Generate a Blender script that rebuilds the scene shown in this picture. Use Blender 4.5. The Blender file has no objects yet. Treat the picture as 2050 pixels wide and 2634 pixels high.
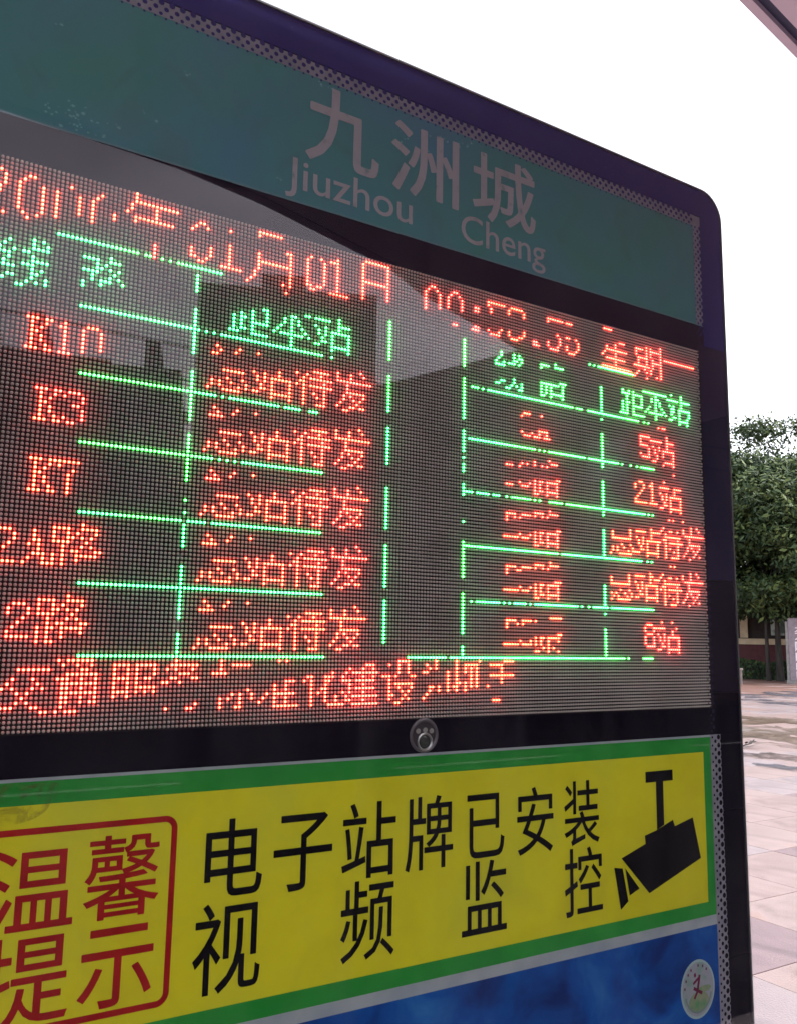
import bpy, math, random
import numpy as np
from mathutils import Vector, Matrix
S = bpy.context.scene
C = S.collection
rad = math.radians
random.seed(7)

# ---------------------------------------------------------------- camera, sky, sun, exposure
P = 0.00475                      # pitch of the dot matrix in metres; the sign is laid out in this unit
Z0 = 1.8819                      # height of matrix row 0
cam = bpy.data.cameras.new('camera'); camo = bpy.data.objects.new('camera', cam); C.objects.link(camo)
cam.sensor_fit = 'HORIZONTAL'; cam.sensor_width = 36; cam.lens = 38.495
cam.clip_start = 0.05; cam.clip_end = 2000
camo.matrix_world = Matrix(((0.851842, -0.092371, -0.51559, -0.293),
    (-0.523515, -0.117764, -0.843839, -0.94669),
    (0.017228, 0.988736, -0.148674, 1.6),
    (0.0, 0.0, 0.0, 1.0)))
S.camera = camo
SUN_EL, SUN_AZ = 52, 120          # sun off to the right; the roof keeps it off the face of the sign; soft overcast light
w = bpy.data.worlds.new('World'); S.world = w; w.use_nodes = True
wn = w.node_tree; wn.nodes.clear()
sky = wn.nodes.new('ShaderNodeTexSky'); sky.sky_type = 'NISHITA'; sky.sun_disc = False
sky.sun_elevation = rad(SUN_EL); sky.sun_rotation = rad(SUN_AZ); sky.air_density = 1.0; sky.dust_density = 3.0
hs = wn.nodes.new('ShaderNodeHueSaturation'); hs.inputs['Saturation'].default_value = 0.22; hs.inputs['Value'].default_value = 1.0
bg = wn.nodes.new('ShaderNodeBackground'); bg.inputs['Strength'].default_value = 0.15
wo = wn.nodes.new('ShaderNodeOutputWorld')
# broken overcast: the cloud layer varies softly in brightness over the whole dome
ctc = wn.nodes.new('ShaderNodeTexCoord'); cmp_ = wn.nodes.new('ShaderNodeMapping'); cmp_.inputs['Scale'].default_value = (1, 1, 2.2)
cnz = wn.nodes.new('ShaderNodeTexNoise'); cnz.inputs['Scale'].default_value = 2.4; cnz.inputs['Detail'].default_value = 7; cnz.inputs['Distortion'].default_value = 0.7
cmr = wn.nodes.new('ShaderNodeMapRange'); cmr.inputs['From Min'].default_value = 0.3; cmr.inputs['From Max'].default_value = 0.7; cmr.inputs['To Min'].default_value = 0.72; cmr.inputs['To Max'].default_value = 1.25
cvm = wn.nodes.new('ShaderNodeVectorMath'); cvm.operation = 'SCALE'
wn.links.new(ctc.outputs['Generated'], cmp_.inputs['Vector']); wn.links.new(cmp_.outputs[0], cnz.inputs['Vector']); wn.links.new(cnz.outputs['Fac'], cmr.inputs['Value'])
wn.links.new(sky.outputs[0], hs.inputs['Color']); wn.links.new(hs.outputs[0], cvm.inputs[0]); wn.links.new(cmr.outputs[0], cvm.inputs['Scale']); wn.links.new(cvm.outputs[0], bg.inputs['Color']); wn.links.new(bg.outputs[0], wo.inputs[0])
sl = bpy.data.lights.new('sun', 'SUN'); sl.energy = 0.5; sl.angle = rad(14); sl.color = (1.0, 0.93, 0.86)
so = bpy.data.objects.new('sun', sl); C.objects.link(so)
sd = Vector((math.sin(rad(SUN_AZ)) * math.cos(rad(SUN_EL)), math.cos(rad(SUN_AZ)) * math.cos(rad(SUN_EL)), math.sin(rad(SUN_EL))))
so.rotation_euler = sd.to_track_quat('Z', 'Y').to_euler(); so.location = (0, 0, 30)
S.view_settings.view_transform = 'Standard'; S.view_settings.look = 'None'
S.view_settings.exposure = 1.85; S.view_settings.gamma = 1.0; S.view_settings.use_curve_mapping = False
S.cycles.use_denoising = True
S.cycles.max_bounces = 8; S.cycles.transparent_max_bounces = 12

# ---------------------------------------------------------------- helpers
def tag(o, label=None, cat=None, group=None, kind=None):
    if label: o['label'] = label
    if cat: o['category'] = cat
    if group: o['group'] = group
    if kind: o['kind'] = kind
    return o

def thing(name, loc=(0, 0, 0), rz=0):
    o = bpy.data.objects.new(name, None); C.objects.link(o); o.location = loc; o.rotation_euler = (0, 0, rz)
    return o

class MB:
    """collects faces and links them as one mesh object"""
    def __init__(s): s.v = []; s.f = []; s.m = []
    def poly(s, pts, m=0):
        n = len(s.v); s.v += [tuple(p) for p in pts]; s.f.append(tuple(range(n, n + len(pts)))); s.m.append(m)
    def prism(s, pts, d, m=0, back=True):
        """pts: ring of 3-D points, d: extrusion vector"""
        d = Vector(d); a = [Vector(p) for p in pts]; b = [p + d for p in a]; n = len(a); k = len(s.v)
        s.v += [tuple(p) for p in a + b]
        s.f.append(tuple(range(k, k + n))); s.m.append(m)
        if back: s.f.append(tuple(range(k + 2 * n - 1, k + n - 1, -1))); s.m.append(m)
        for i in range(n):
            j = (i + 1) % n
            s.f.append((k + i, k + n + i, k + n + j, k + j)); s.m.append(m)
    def box(s, x0, x1, y0, y1, z0, z1, m=0):
        s.prism([(x0, y0, z0), (x1, y0, z0), (x1, y1, z0), (x0, y1, z0)][::-1], (0, 0, z1 - z0), m)
    def tube(s, p, q, r0, r1=None, n=8, m=0):
        r1 = r0 if r1 is None else r1
        p = Vector(p); q = Vector(q); a = (q - p).normalized(); u = a.orthogonal().normalized(); v = a.cross(u); k = len(s.v)
        for c, r in ((p, r0), (q, r1)):
            for i in range(n):
                t = 2 * math.pi * i / n; s.v.append(tuple(c + (u * math.cos(t) + v * math.sin(t)) * r))
        for i in range(n):
            j = (i + 1) % n; s.f.append((k + i, k + j, k + n + j, k + n + i)); s.m.append(m)
        s.f.append(tuple(range(k + n - 1, k - 1, -1))); s.m.append(m)
        s.f.append(tuple(range(k + n, k + 2 * n))); s.m.append(m)
    def build(s, name, mat, parent=None, smooth=False, off=None, bevel=0):
        me = bpy.data.meshes.new(name)
        v = s.v if off is None else [(a - off[0], b - off[1], c - off[2]) for a, b, c in s.v]
        me.from_pydata(v, [], s.f)
        for mm in (mat if isinstance(mat, (list, tuple)) else [mat]): me.materials.append(mm)
        me.polygons.foreach_set('material_index', s.m)
        if smooth: me.polygons.foreach_set('use_smooth', [True] * len(s.f))
        me.update()
        o = bpy.data.objects.new(name, me); C.objects.link(o)
        if parent: o.parent = parent
        if bevel:
            b = o.modifiers.new('bevel', 'BEVEL'); b.width = bevel; b.segments = 2; b.limit_method = 'ANGLE'
        return o

def mat(name, col, rough=0.5, metal=0.0, spec=0.5, emis=None, es=0):
    m = bpy.data.materials.new(name); m.use_nodes = True
    b = m.node_tree.nodes['Principled BSDF']
    b.inputs['Base Color'].default_value = (*col, 1); b.inputs['Roughness'].default_value = rough
    b.inputs['Metallic'].default_value = metal; b.inputs['Specular IOR Level'].default_value = spec
    if emis: b.inputs['Emission Color'].default_value = (*emis, 1); b.inputs['Emission Strength'].default_value = es
    return m

def node(m, t, **kw):
    n = m.node_tree.nodes.new(t)
    for k, v in kw.items():
        if k in n.inputs: n.inputs[k].default_value = v
        else: setattr(n, k, v)
    return n

def noise_mat(name, cols, scale=4, rough=0.6, detail=6, stretch=(1, 1, 1), pos=(0.35, 0.65), bump=0.0, bscale=None, spec=0.5, dist=0.0, rvar=0):
    """base colour from a noise ramp over object-space position"""
    m = mat(name, cols[0], rough, spec=spec); L = m.node_tree.links; b = m.node_tree.nodes['Principled BSDF']
    tc = node(m, 'ShaderNodeTexCoord'); mp = node(m, 'ShaderNodeMapping'); mp.inputs['Scale'].default_value = stretch
    L.new(tc.outputs['Object'], mp.inputs['Vector'])
    nz = node(m, 'ShaderNodeTexNoise', Scale=scale, Detail=detail, Distortion=dist); L.new(mp.outputs[0], nz.inputs['Vector'])
    r = node(m, 'ShaderNodeValToRGB'); e = r.color_ramp.elements
    e[0].position = pos[0]; e[0].color = (*cols[0], 1); e[1].position = pos[1]; e[1].color = (*cols[-1], 1)
    for i, c in enumerate(cols[1:-1]):
        q = e.new(pos[0] + (pos[1] - pos[0]) * (i + 1) / (len(cols) - 1)); q.color = (*c, 1)
    L.new(nz.outputs['Fac'], r.inputs[0]); L.new(r.outputs[0], b.inputs['Base Color'])
    if rvar:
        n3 = node(m, 'ShaderNodeTexNoise', Scale=scale * 0.6, Detail=4); L.new(mp.outputs[0], n3.inputs['Vector'])
        mr = node(m, 'ShaderNodeMapRange'); mr.inputs['To Min'].default_value = rough - rvar; mr.inputs['To Max'].default_value = rough + rvar
        L.new(n3.outputs['Fac'], mr.inputs['Value']); L.new(mr.outputs[0], b.inputs['Roughness'])
    if bump:
        n2 = node(m, 'ShaderNodeTexNoise', Scale=bscale or scale * 8, Detail=4); L.new(tc.outputs['Object'], n2.inputs['Vector'])
        bp = node(m, 'ShaderNodeBump', Strength=bump, Distance=0.02); L.new(n2.outputs['Fac'], bp.inputs['Height']); L.new(bp.outputs[0], b.inputs['Normal'])
    m['ramp'] = r.name
    return m

# ---------------------------------------------------------------- setting: plaza, road, far ground
m_plaza = noise_mat('plaza_stone', [(0.24, 0.15, 0.11), (0.28, 0.22, 0.2), (0.26, 0.23, 0.23)], 0.16, 0.55, 8, (1, 1, 1), (0.3, 0.7), 0.15, 30, dist=0.6)
m_asph = noise_mat('asphalt', [(0.020, 0.019, 0.022), (0.038, 0.036, 0.041)], 3, 0.9, 6, bump=0.4, bscale=60, spec=.05)
m_earth = noise_mat('ground_soil', [(0.10, 0.085, 0.06), (0.17, 0.15, 0.10)], 0.5, 0.9)
m_kerb = noise_mat('kerb_stone', [(0.22, 0.21, 0.21), (0.33, 0.31, 0.30)], 6, 0.7)
g = MB(); g.poly([(-700, -700, -0.14), (700, -700, -0.14), (700, 700, -0.14), (-700, 700, -0.14)]); tag(g.build('ground', m_earth), kind='structure')
# plaza sheet with a hole-free outline; slabs near the view are laid on a bed a little lower
TX, TY, X0, Y0 = 0.8, 0.78, 4.35, 1.945
g = MB(); g.box(-40, 80, -1.5, 60, -0.13, -0.03)
plaza = g.build('plaza', m_plaza); tag(plaza, kind='structure')
slabset = set()
def in_near(i, j):
    # slabs whose joints can be told apart: up to about 13 m away, right of the sign, and a few behind the viewer
    cx, cy = X0 + (i + .5) * TX, Y0 + (j + .5) * TY
    dx, dy = cx + 0.293, cy + 0.947
    a = dx * 0.82 + dy * 0.57; b = dx * 0.57 - dy * 0.82
    return 2.4 < a < 16.5 and -1.6 < b < 3.4 * (1 if a < 9 else 0.62) and cy > 0.7
cols = {}
for i in range(-6, 16):
    for j in range(-6, 14):
        if in_near(i, j): slabset.add((i, j))
# far field of slabs: relief joined into one sheet, colour from the material
slabs_m = []
for k, (c1, c2, c3) in enumerate([((0.278, 0.191, 0.184), (0.324, 0.230, 0.223), (0.290, 0.207, 0.194)), ((0.295, 0.210, 0.202), (0.335, 0.240, 0.233), (0.312, 0.201, 0.175)),
                                  ((0.185, 0.124, 0.137), (0.234, 0.158, 0.171), (0.207, 0.140, 0.146)), ((0.267, 0.210, 0.223), (0.317, 0.250, 0.258), (0.306, 0.220, 0.210))]):
    slabs_m.append(noise_mat('paving_slab_stone_%s' % 'abcd'[k], [tuple(.66 * c for c in c1), c1, c2, c3], 1.1, 0.36, 10, (1, 1, 1), (0.30, 0.66), 0.3, 90, dist=2.2, rvar=0.2))
def slab_mesh(k):
    r = MB(); gx, gy, h = TX / 2 - 0.003, TY / 2 - 0.003, 0.03
    r.prism([(-gx, -gy, 0), (gx, -gy, 0), (gx, gy, 0), (-gx, gy, 0)][::-1], (0, 0, -0.028))
    o = r.build('paving_slab', slabs_m[k], plaza); me = o.data; bpy.data.objects.remove(o); return me
smesh = [slab_mesh(k) for k in range(4)]
def pick(i, j):
    if (i, j) in ((-1, 0), (2, 1), (5, 3), (3, 4)): return 2
    return random.choice([0, 1, 1, 3, 0])
near = sorted(slabset, key=lambda q: (X0 + q[0] * TX) ** 2 + (Y0 + q[1] * TY) ** 2)[:290]
for (i, j) in near:
    o = bpy.data.objects.new('paving_slab', smesh[pick(i, j)]); C.objects.link(o); o.parent = plaza
    o.location = (X0 + (i + .5) * TX, Y0 + (j + .5) * TY, random.uniform(-0.0012, 0.0012))
# the rest of the slabs as one piece of real relief
nearset = set(near); g = MB()
for i in range(-30, 70):
    for j in range(-5, 62):
        if (i, j) in nearset: continue
        x, y = X0 + i * TX, Y0 + j * TY
        if y < -1.45 or x > 58 or y > 50: continue
        z = random.uniform(-0.0015, 0.0015)
        a, b, c, d = (x + .004, y + .004), (x + TX - .004, y + .004), (x + TX - .004, y + TY - .004), (x + .004, y + TY - .004)
        r = math.hypot(x, y)
        if r > 30: kk = 4 if random.random() < 0.8 else 1
        elif r > 23: kk = 3 if random.random() < .7 else 0
        elif 12 < r < 20: kk = random.choice([5, 5, 5, 1, 0])
        else: kk = random.choice([0, 1, 3, 1])
        g.poly([(p[0], p[1], z) for p in (a, b, c, d)], kk)
m_red = noise_mat('red_paving', [(0.15, 0.07, 0.055), (0.20, 0.11, 0.09)], 1.2, 0.7)
m_tan = noise_mat('tan_stained_paving', [(0.075, 0.045, 0.03), (0.17, 0.11, 0.08), (0.21, 0.165, 0.15)], 0.55, 0.35, 8, (1, 1, 1), (0.36, 0.62), dist=1.2, rvar=0.2)
tag(g.build('far_paving_slab', slabs_m + [m_red, m_tan], plaza), kind='stuff')
g = MB(); g.box(-60, 90, -1.68, -1.5, -0.14, 0.005); tag(g.build('kerb', m_kerb), kind='structure')
g = MB(); g.box(-120, 150, -16, -1.68, -0.138, -0.13); road = tag(g.build('road', m_asph), kind='structure')
g = MB(); g.box(-120, 150, -34, -16, -0.139, 0.0); tag(g.build('far_pavement', noise_mat('dark_brick_pavement', [(0.07, 0.055, 0.05), (0.11, 0.085, 0.075)], 2, .9, spec=.05)), kind='structure')
m_line = noise_mat('road_paint', [(0.30, 0.30, 0.29), (0.4, 0.4, 0.38)], 9, 0.7)
g = MB()
for i in range(-12, 16): g.box(i * 6, i * 6 + 3, -9.4, -9.25, -0.129, -0.126)
g.build('lane_marking', m_line, road)

# ---------------------------------------------------------------- the bus stop sign
BO = (0.60, 0.07, 0.0)                       # foot of the sign
board = thing('bus_stop_sign', BO)
tag(board, 'large dark glossy bus stop sign with a lit red and green dot matrix timetable', 'bus stop sign')
def W(c, r, o=0.0):                          # sign units (column, row, millimetres out of the face) -> world
    return (c * P, -o * 0.001, Z0 - r * P)
def rect(mb, c0, r0, c1, r1, o, m=0): mb.poly([W(c0, r1, o), W(c1, r1, o), W(c1, r0, o), W(c0, r0, o)], m)
def slab(mb, c0, r0, c1, r1, o0, o1, m=0):
    mb.prism([W(c0, r1, o1), W(c1, r1, o1), W(c1, r0, o1), W(c0, r0, o1)], (0, (o1 - o0) * 0.001, 0), m)
def rrect(c0, r0, c1, r1, rr, o, n=10, corners='tl tr br bl'):
    pts = []
    for name, (cx, cy), a0 in (('bl', (c0, r1), 180), ('br', (c1, r1), 270), ('tr', (c1, r0), 0), ('tl', (c0, r0), 90)):
        if name in corners:
            sx = rr if cx == c0 else -rr; sy = -rr if cy == r1 else rr
            for k in range(n + 1):
                t = rad(a0 + 90 * k / n)
                pts.append(W(cx + sx + rr * math.cos(t), cy + sy - rr * math.sin(t), o))
        else: pts.append(W(cx, cy, o))
    return pts
CL, CR, RT, RB = -150.0, 202.9, -112.2, 330.0    # outline of the sign
m_body = noise_mat('dark_sheet_metal', [(0.018, 0.017, 0.022), (0.03, 0.028, 0.035)], 20, 0.45)
m_navy = noise_mat('navy_glare_print', [(0.028, 0.025, 0.150), (0.036, 0.031, 0.170)], 9, 0.35, spec=0.03)  # dark frame print, its colour lifted to blue for sky glare near the top
m_indigo = noise_mat('indigo_glare_print', [(0.021, 0.015, 0.046), (0.026, 0.018, 0.054)], 9, 0.35, spec=0.03)  # same frame print with less of the glare painted in
m_plum = noise_mat('plum_glare_print', [(0.011, 0.006, 0.018), (0.014, 0.008, 0.024)], 9, 0.35, spec=0.03)  # same frame print with only a trace of the glare
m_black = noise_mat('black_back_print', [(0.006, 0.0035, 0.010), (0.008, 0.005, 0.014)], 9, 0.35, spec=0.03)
m_trim = mat('grey_edge_trim', (0.16, 0.155, 0.17), 0.4, 0.6)
def B(mb, name, m, parent=None, **kw): return mb.build(name, m, parent or board, off=BO, **kw)
q = MB(); q.prism(rrect(CL + .6, RT + .6, CR - .6, RB, 10.5, -2.5), (0, 0.11, 0)); B(q, 'housing', m_body)
q = MB(); q.box(CL * P + .35, CL * P + .47, 0.02, 0.1, 0, Z0 - RB * P + .01); B(q, 'leg', m_body)
q = MB(); q.box(CR * P - .47, CR * P - .35, 0.02, 0.1, 0, Z0 - RB * P + .01); B(q, 'leg', m_body)
# outer edge trim: a thin ring
ring = rrect(CL, RT, CR, RB, 11, 0); ring2 = rrect(CL + .55, RT + .55, CR - .55, RB - .55, 10.45, 0)
q = MB(); n = len(ring)
for i in range(n):
    j = (i + 1) % n; a, b, c, d = ring[i], ring[j], ring2[j], ring2[i]
    f = lambda p, o: (p[0], -o * .001, p[2])
    q.poly([f(a, 3.2), f(b, 3.2), f(c, 3.2), f(d, 3.2)]); q.poly([f(a, -6), f(b, -6), f(b, 3.2), f(a, 3.2)]); q.poly([f(d, 3.2), f(c, 3.2), f(c, -2.5), f(d, -2.5)])
B(q, 'edge_trim', m_trim)
# printed frame; sky glare on its upper strips is painted into the print colours
XR, XL = CR - .6, CL + .6
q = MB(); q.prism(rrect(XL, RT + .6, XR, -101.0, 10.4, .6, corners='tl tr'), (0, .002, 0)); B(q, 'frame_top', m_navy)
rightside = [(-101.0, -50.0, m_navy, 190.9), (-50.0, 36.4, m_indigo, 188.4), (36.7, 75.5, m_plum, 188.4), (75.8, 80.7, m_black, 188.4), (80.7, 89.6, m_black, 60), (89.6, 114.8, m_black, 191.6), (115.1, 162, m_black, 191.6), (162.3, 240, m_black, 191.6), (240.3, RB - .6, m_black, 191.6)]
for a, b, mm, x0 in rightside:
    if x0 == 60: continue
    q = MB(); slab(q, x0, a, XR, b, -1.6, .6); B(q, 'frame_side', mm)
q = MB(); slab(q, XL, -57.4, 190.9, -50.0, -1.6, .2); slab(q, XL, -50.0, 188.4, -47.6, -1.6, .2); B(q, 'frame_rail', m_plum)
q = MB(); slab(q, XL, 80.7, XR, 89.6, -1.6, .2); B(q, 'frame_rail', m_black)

# --- station name panel
m_teal = noise_mat('faded_teal_print', [(0.082, 0.255, 0.225), (0.088, 0.250, 0.275), (0.100, 0.235, 0.325)], 5, 0.5, 5, (1, 1, 1), (0.3, 0.7), dist=0.6, spec=0.03)
m_hdrtext = noise_mat('faded_grey_lettering', [(0.19, 0.30, 0.32), (0.37, 0.33, 0.35), (0.44, 0.38, 0.42)], 60, 0.5, 4, (1, 1, 1), (0.26, 0.40), spec=0.03)
m_frit = noise_mat('grey_dotted_margin', [(0.24, 0.22, 0.28), (0.33, 0.29, 0.35)], 40, 0.5, spec=0.03)
q = MB(); slab(q, XL, -96.4, 187.0, -57.6, -1.6, .4); namep = B(q, 'station_name_panel', m_teal)
q = MB(); rect(q, XL, -57.9, 190.6, -57.45, .75); B(q, 'panel_edge', mat('pale_panel_edge', (0.12, 0.22, 0.26), .5))
def dots(mb, pts, o, n=8):
    for c, r, s in pts:
        mb.poly([W(c + s * math.cos(2 * math.pi * k / n), r + s * math.sin(2 * math.pi * k / n), o) for k in range(n)][::-1])
q = MB(); slab(q, XL, -100.6, 190.9, -96.4, -1.6, .5); slab(q, 187.0, -96.4, 190.9, -57.4, -1.6, .5); bandt = B(q, 'dotted_margin', m_frit)
pts = []
for k in range(128):
    c = 184.8 - k * 2.75
    pts += [(c, -100.2, .80), (c + 1.37, -98.6, .66), (c, -97.1, .50), (c + 1.37, -96.0, .34)]
q = MB(); dots(q, pts, .9); tag(B(q, 'margin_dot', m_navy, bandt), kind='stuff')
pts = []
for k in range(16):
    r = -97 + k * 2.7 + 1
    pts += [(190.7, r, .80), (189.4, r + 1.35, .62), (188.1, r, .45), (187.1, r + 1.35, .3)]
q = MB(); dots(q, pts, .9); tag(B(q, 'margin_dot', m_navy, bandt), kind='stuff')

def glyph_mesh(ch, offset=0.0, extrude=0.0):
    cu = bpy.data.curves.new('glyph', 'FONT'); cu.body = ch; cu.size = 1; cu.offset = offset; cu.resolution_u = 4
    o = bpy.data.objects.new('glyph', cu); C.objects.link(o)
    bpy.context.view_layer.update()
    me = bpy.data.meshes.new_from_object(o.evaluated_get(bpy.context.evaluated_depsgraph_get()))
    C.objects.unlink(o); bpy.data.objects.remove(o); bpy.data.curves.remove(cu)
    return me
def bounds(me):
    a = np.empty(len(me.vertices) * 3); me.vertices.foreach_get('co', a); a = a.reshape(-1, 3); return a, a.min(0), a.max(0)
def put(me, name, f, m, parent):
    a, lo, hi = bounds(me); b = np.array([f(x, y) for x, y, z in a]); b -= np.array(BO)
    me.vertices.foreach_set('co', b.ravel()); me.name = name; me.materials.clear(); me.materials.append(m); me.update()
    o = bpy.data.objects.new(name, me); C.objects.link(o); o.parent = parent
    return o
def character(ch, c0, r0, c1, r1, o, m, parent, thick=0.17):
    """one printed Chinese character filling the box (c0, r0)-(c1, r1); several shifted layers make the stroke heavier"""
    me = glyph_mesh(ch); a, lo, hi = bounds(me)
    c0 += thick; c1 -= thick; r0 += thick; r1 -= thick
    faces = [tuple(p.vertices) for p in me.polygons]; vs = []; fs = []; n = len(a)
    x = c0 + (a[:, 0] - lo[0]) / (hi[0] - lo[0]) * (c1 - c0); r = r1 - (a[:, 1] - lo[1]) / (hi[1] - lo[1]) * (r1 - r0)
    for k in range(8):
        dx, dy = thick * math.cos(k * math.pi / 4), thick * math.sin(k * math.pi / 4)
        vs += [tuple(Vector(W(x[i] + dx, r[i] + dy, o + .02 * k)) - Vector(BO)) for i in range(n)]
        fs += [tuple(q_ + k * n for q_ in f_) for f_ in faces]
    bpy.data.meshes.remove(me)
    me = bpy.data.meshes.new('character'); me.from_pydata(vs, [], fs); me.materials.append(m); me.update()
    ob = bpy.data.objects.new('character', me); C.objects.link(ob); ob.parent = parent
    return ob
def word(txt, c0, c1, rbase, xh, o, m, parent, offset=0.0):
    me = glyph_mesh(txt, offset); a, lo, hi = bounds(me); W0 = hi[0] - lo[0]; sx = (c1 - c0) / W0
    hm = glyph_mesh('x', offset); _, _, hx = bounds(hm); sy = xh / hx[1]
    for i, ch in enumerate(txt):
        pm = glyph_mesh(txt[:i + 1], offset); _, _, ph = bounds(pm)
        lm = glyph_mesh(ch, offset); _, l0, l1 = bounds(lm)
        dx = ph[0] - l1[0]
        put(lm, 'letter', lambda x, y: W(c0 + (x + dx - lo[0]) * sx, rbase - y * sy, o), m, parent)
character('九', 28.0, -94.9, 51.4, -71.3, .8, m_hdrtext, namep, .34)
character('洲', 55.4, -93.2, 79.6, -70.7, .8, m_hdrtext, namep, .27)
character('城', 84.8, -93.4, 110.2, -70.6, .8, m_hdrtext, namep, .27)
word('Jiuzhou', 22.6, 63.0, -61.5, 5.8, .8, m_hdrtext, namep, .004)
word('Cheng', 80.6, 114.2, -61.5, 5.8, .8, m_hdrtext, namep, .004)
# scuffs where the teal print has come off
m_scuff = mat('bare_print_scuff', (0.20, 0.42, 0.46), .5, spec=.03)
q = MB()
for (c, r, n_, sc) in [(-33, -62.6, 22, 3.2), (-30, -60.0, 16, 3.0), (-14, -69, 3, 1.5), (-21.5, -63, 3, 1.0), (20, -63, 5, 1.5), (34, -94.6, 7, 1.8), (58, -88, 8, 3), (76, -92.6, 10, 2.5), (83, -93, 5, 1.8), (-36, -84, 3, .7), (-5, -83, 3, .6)]:
    for _ in range(n_):
        cc, rr_ = c + random.gauss(0, sc), r + random.gauss(0, sc * .35); s = random.uniform(.12, .6)
        if -96 < rr_ < -58: q.poly([W(cc + s * random.uniform(.5, 1.3) * math.cos(t), rr_ + s * random.uniform(.4, .9) * math.sin(t), .85) for t in [k * 1.047 for k in range(6)]][::-1])
tag(B(q, 'scuff_mark', m_scuff, namep), kind='stuff')

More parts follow.
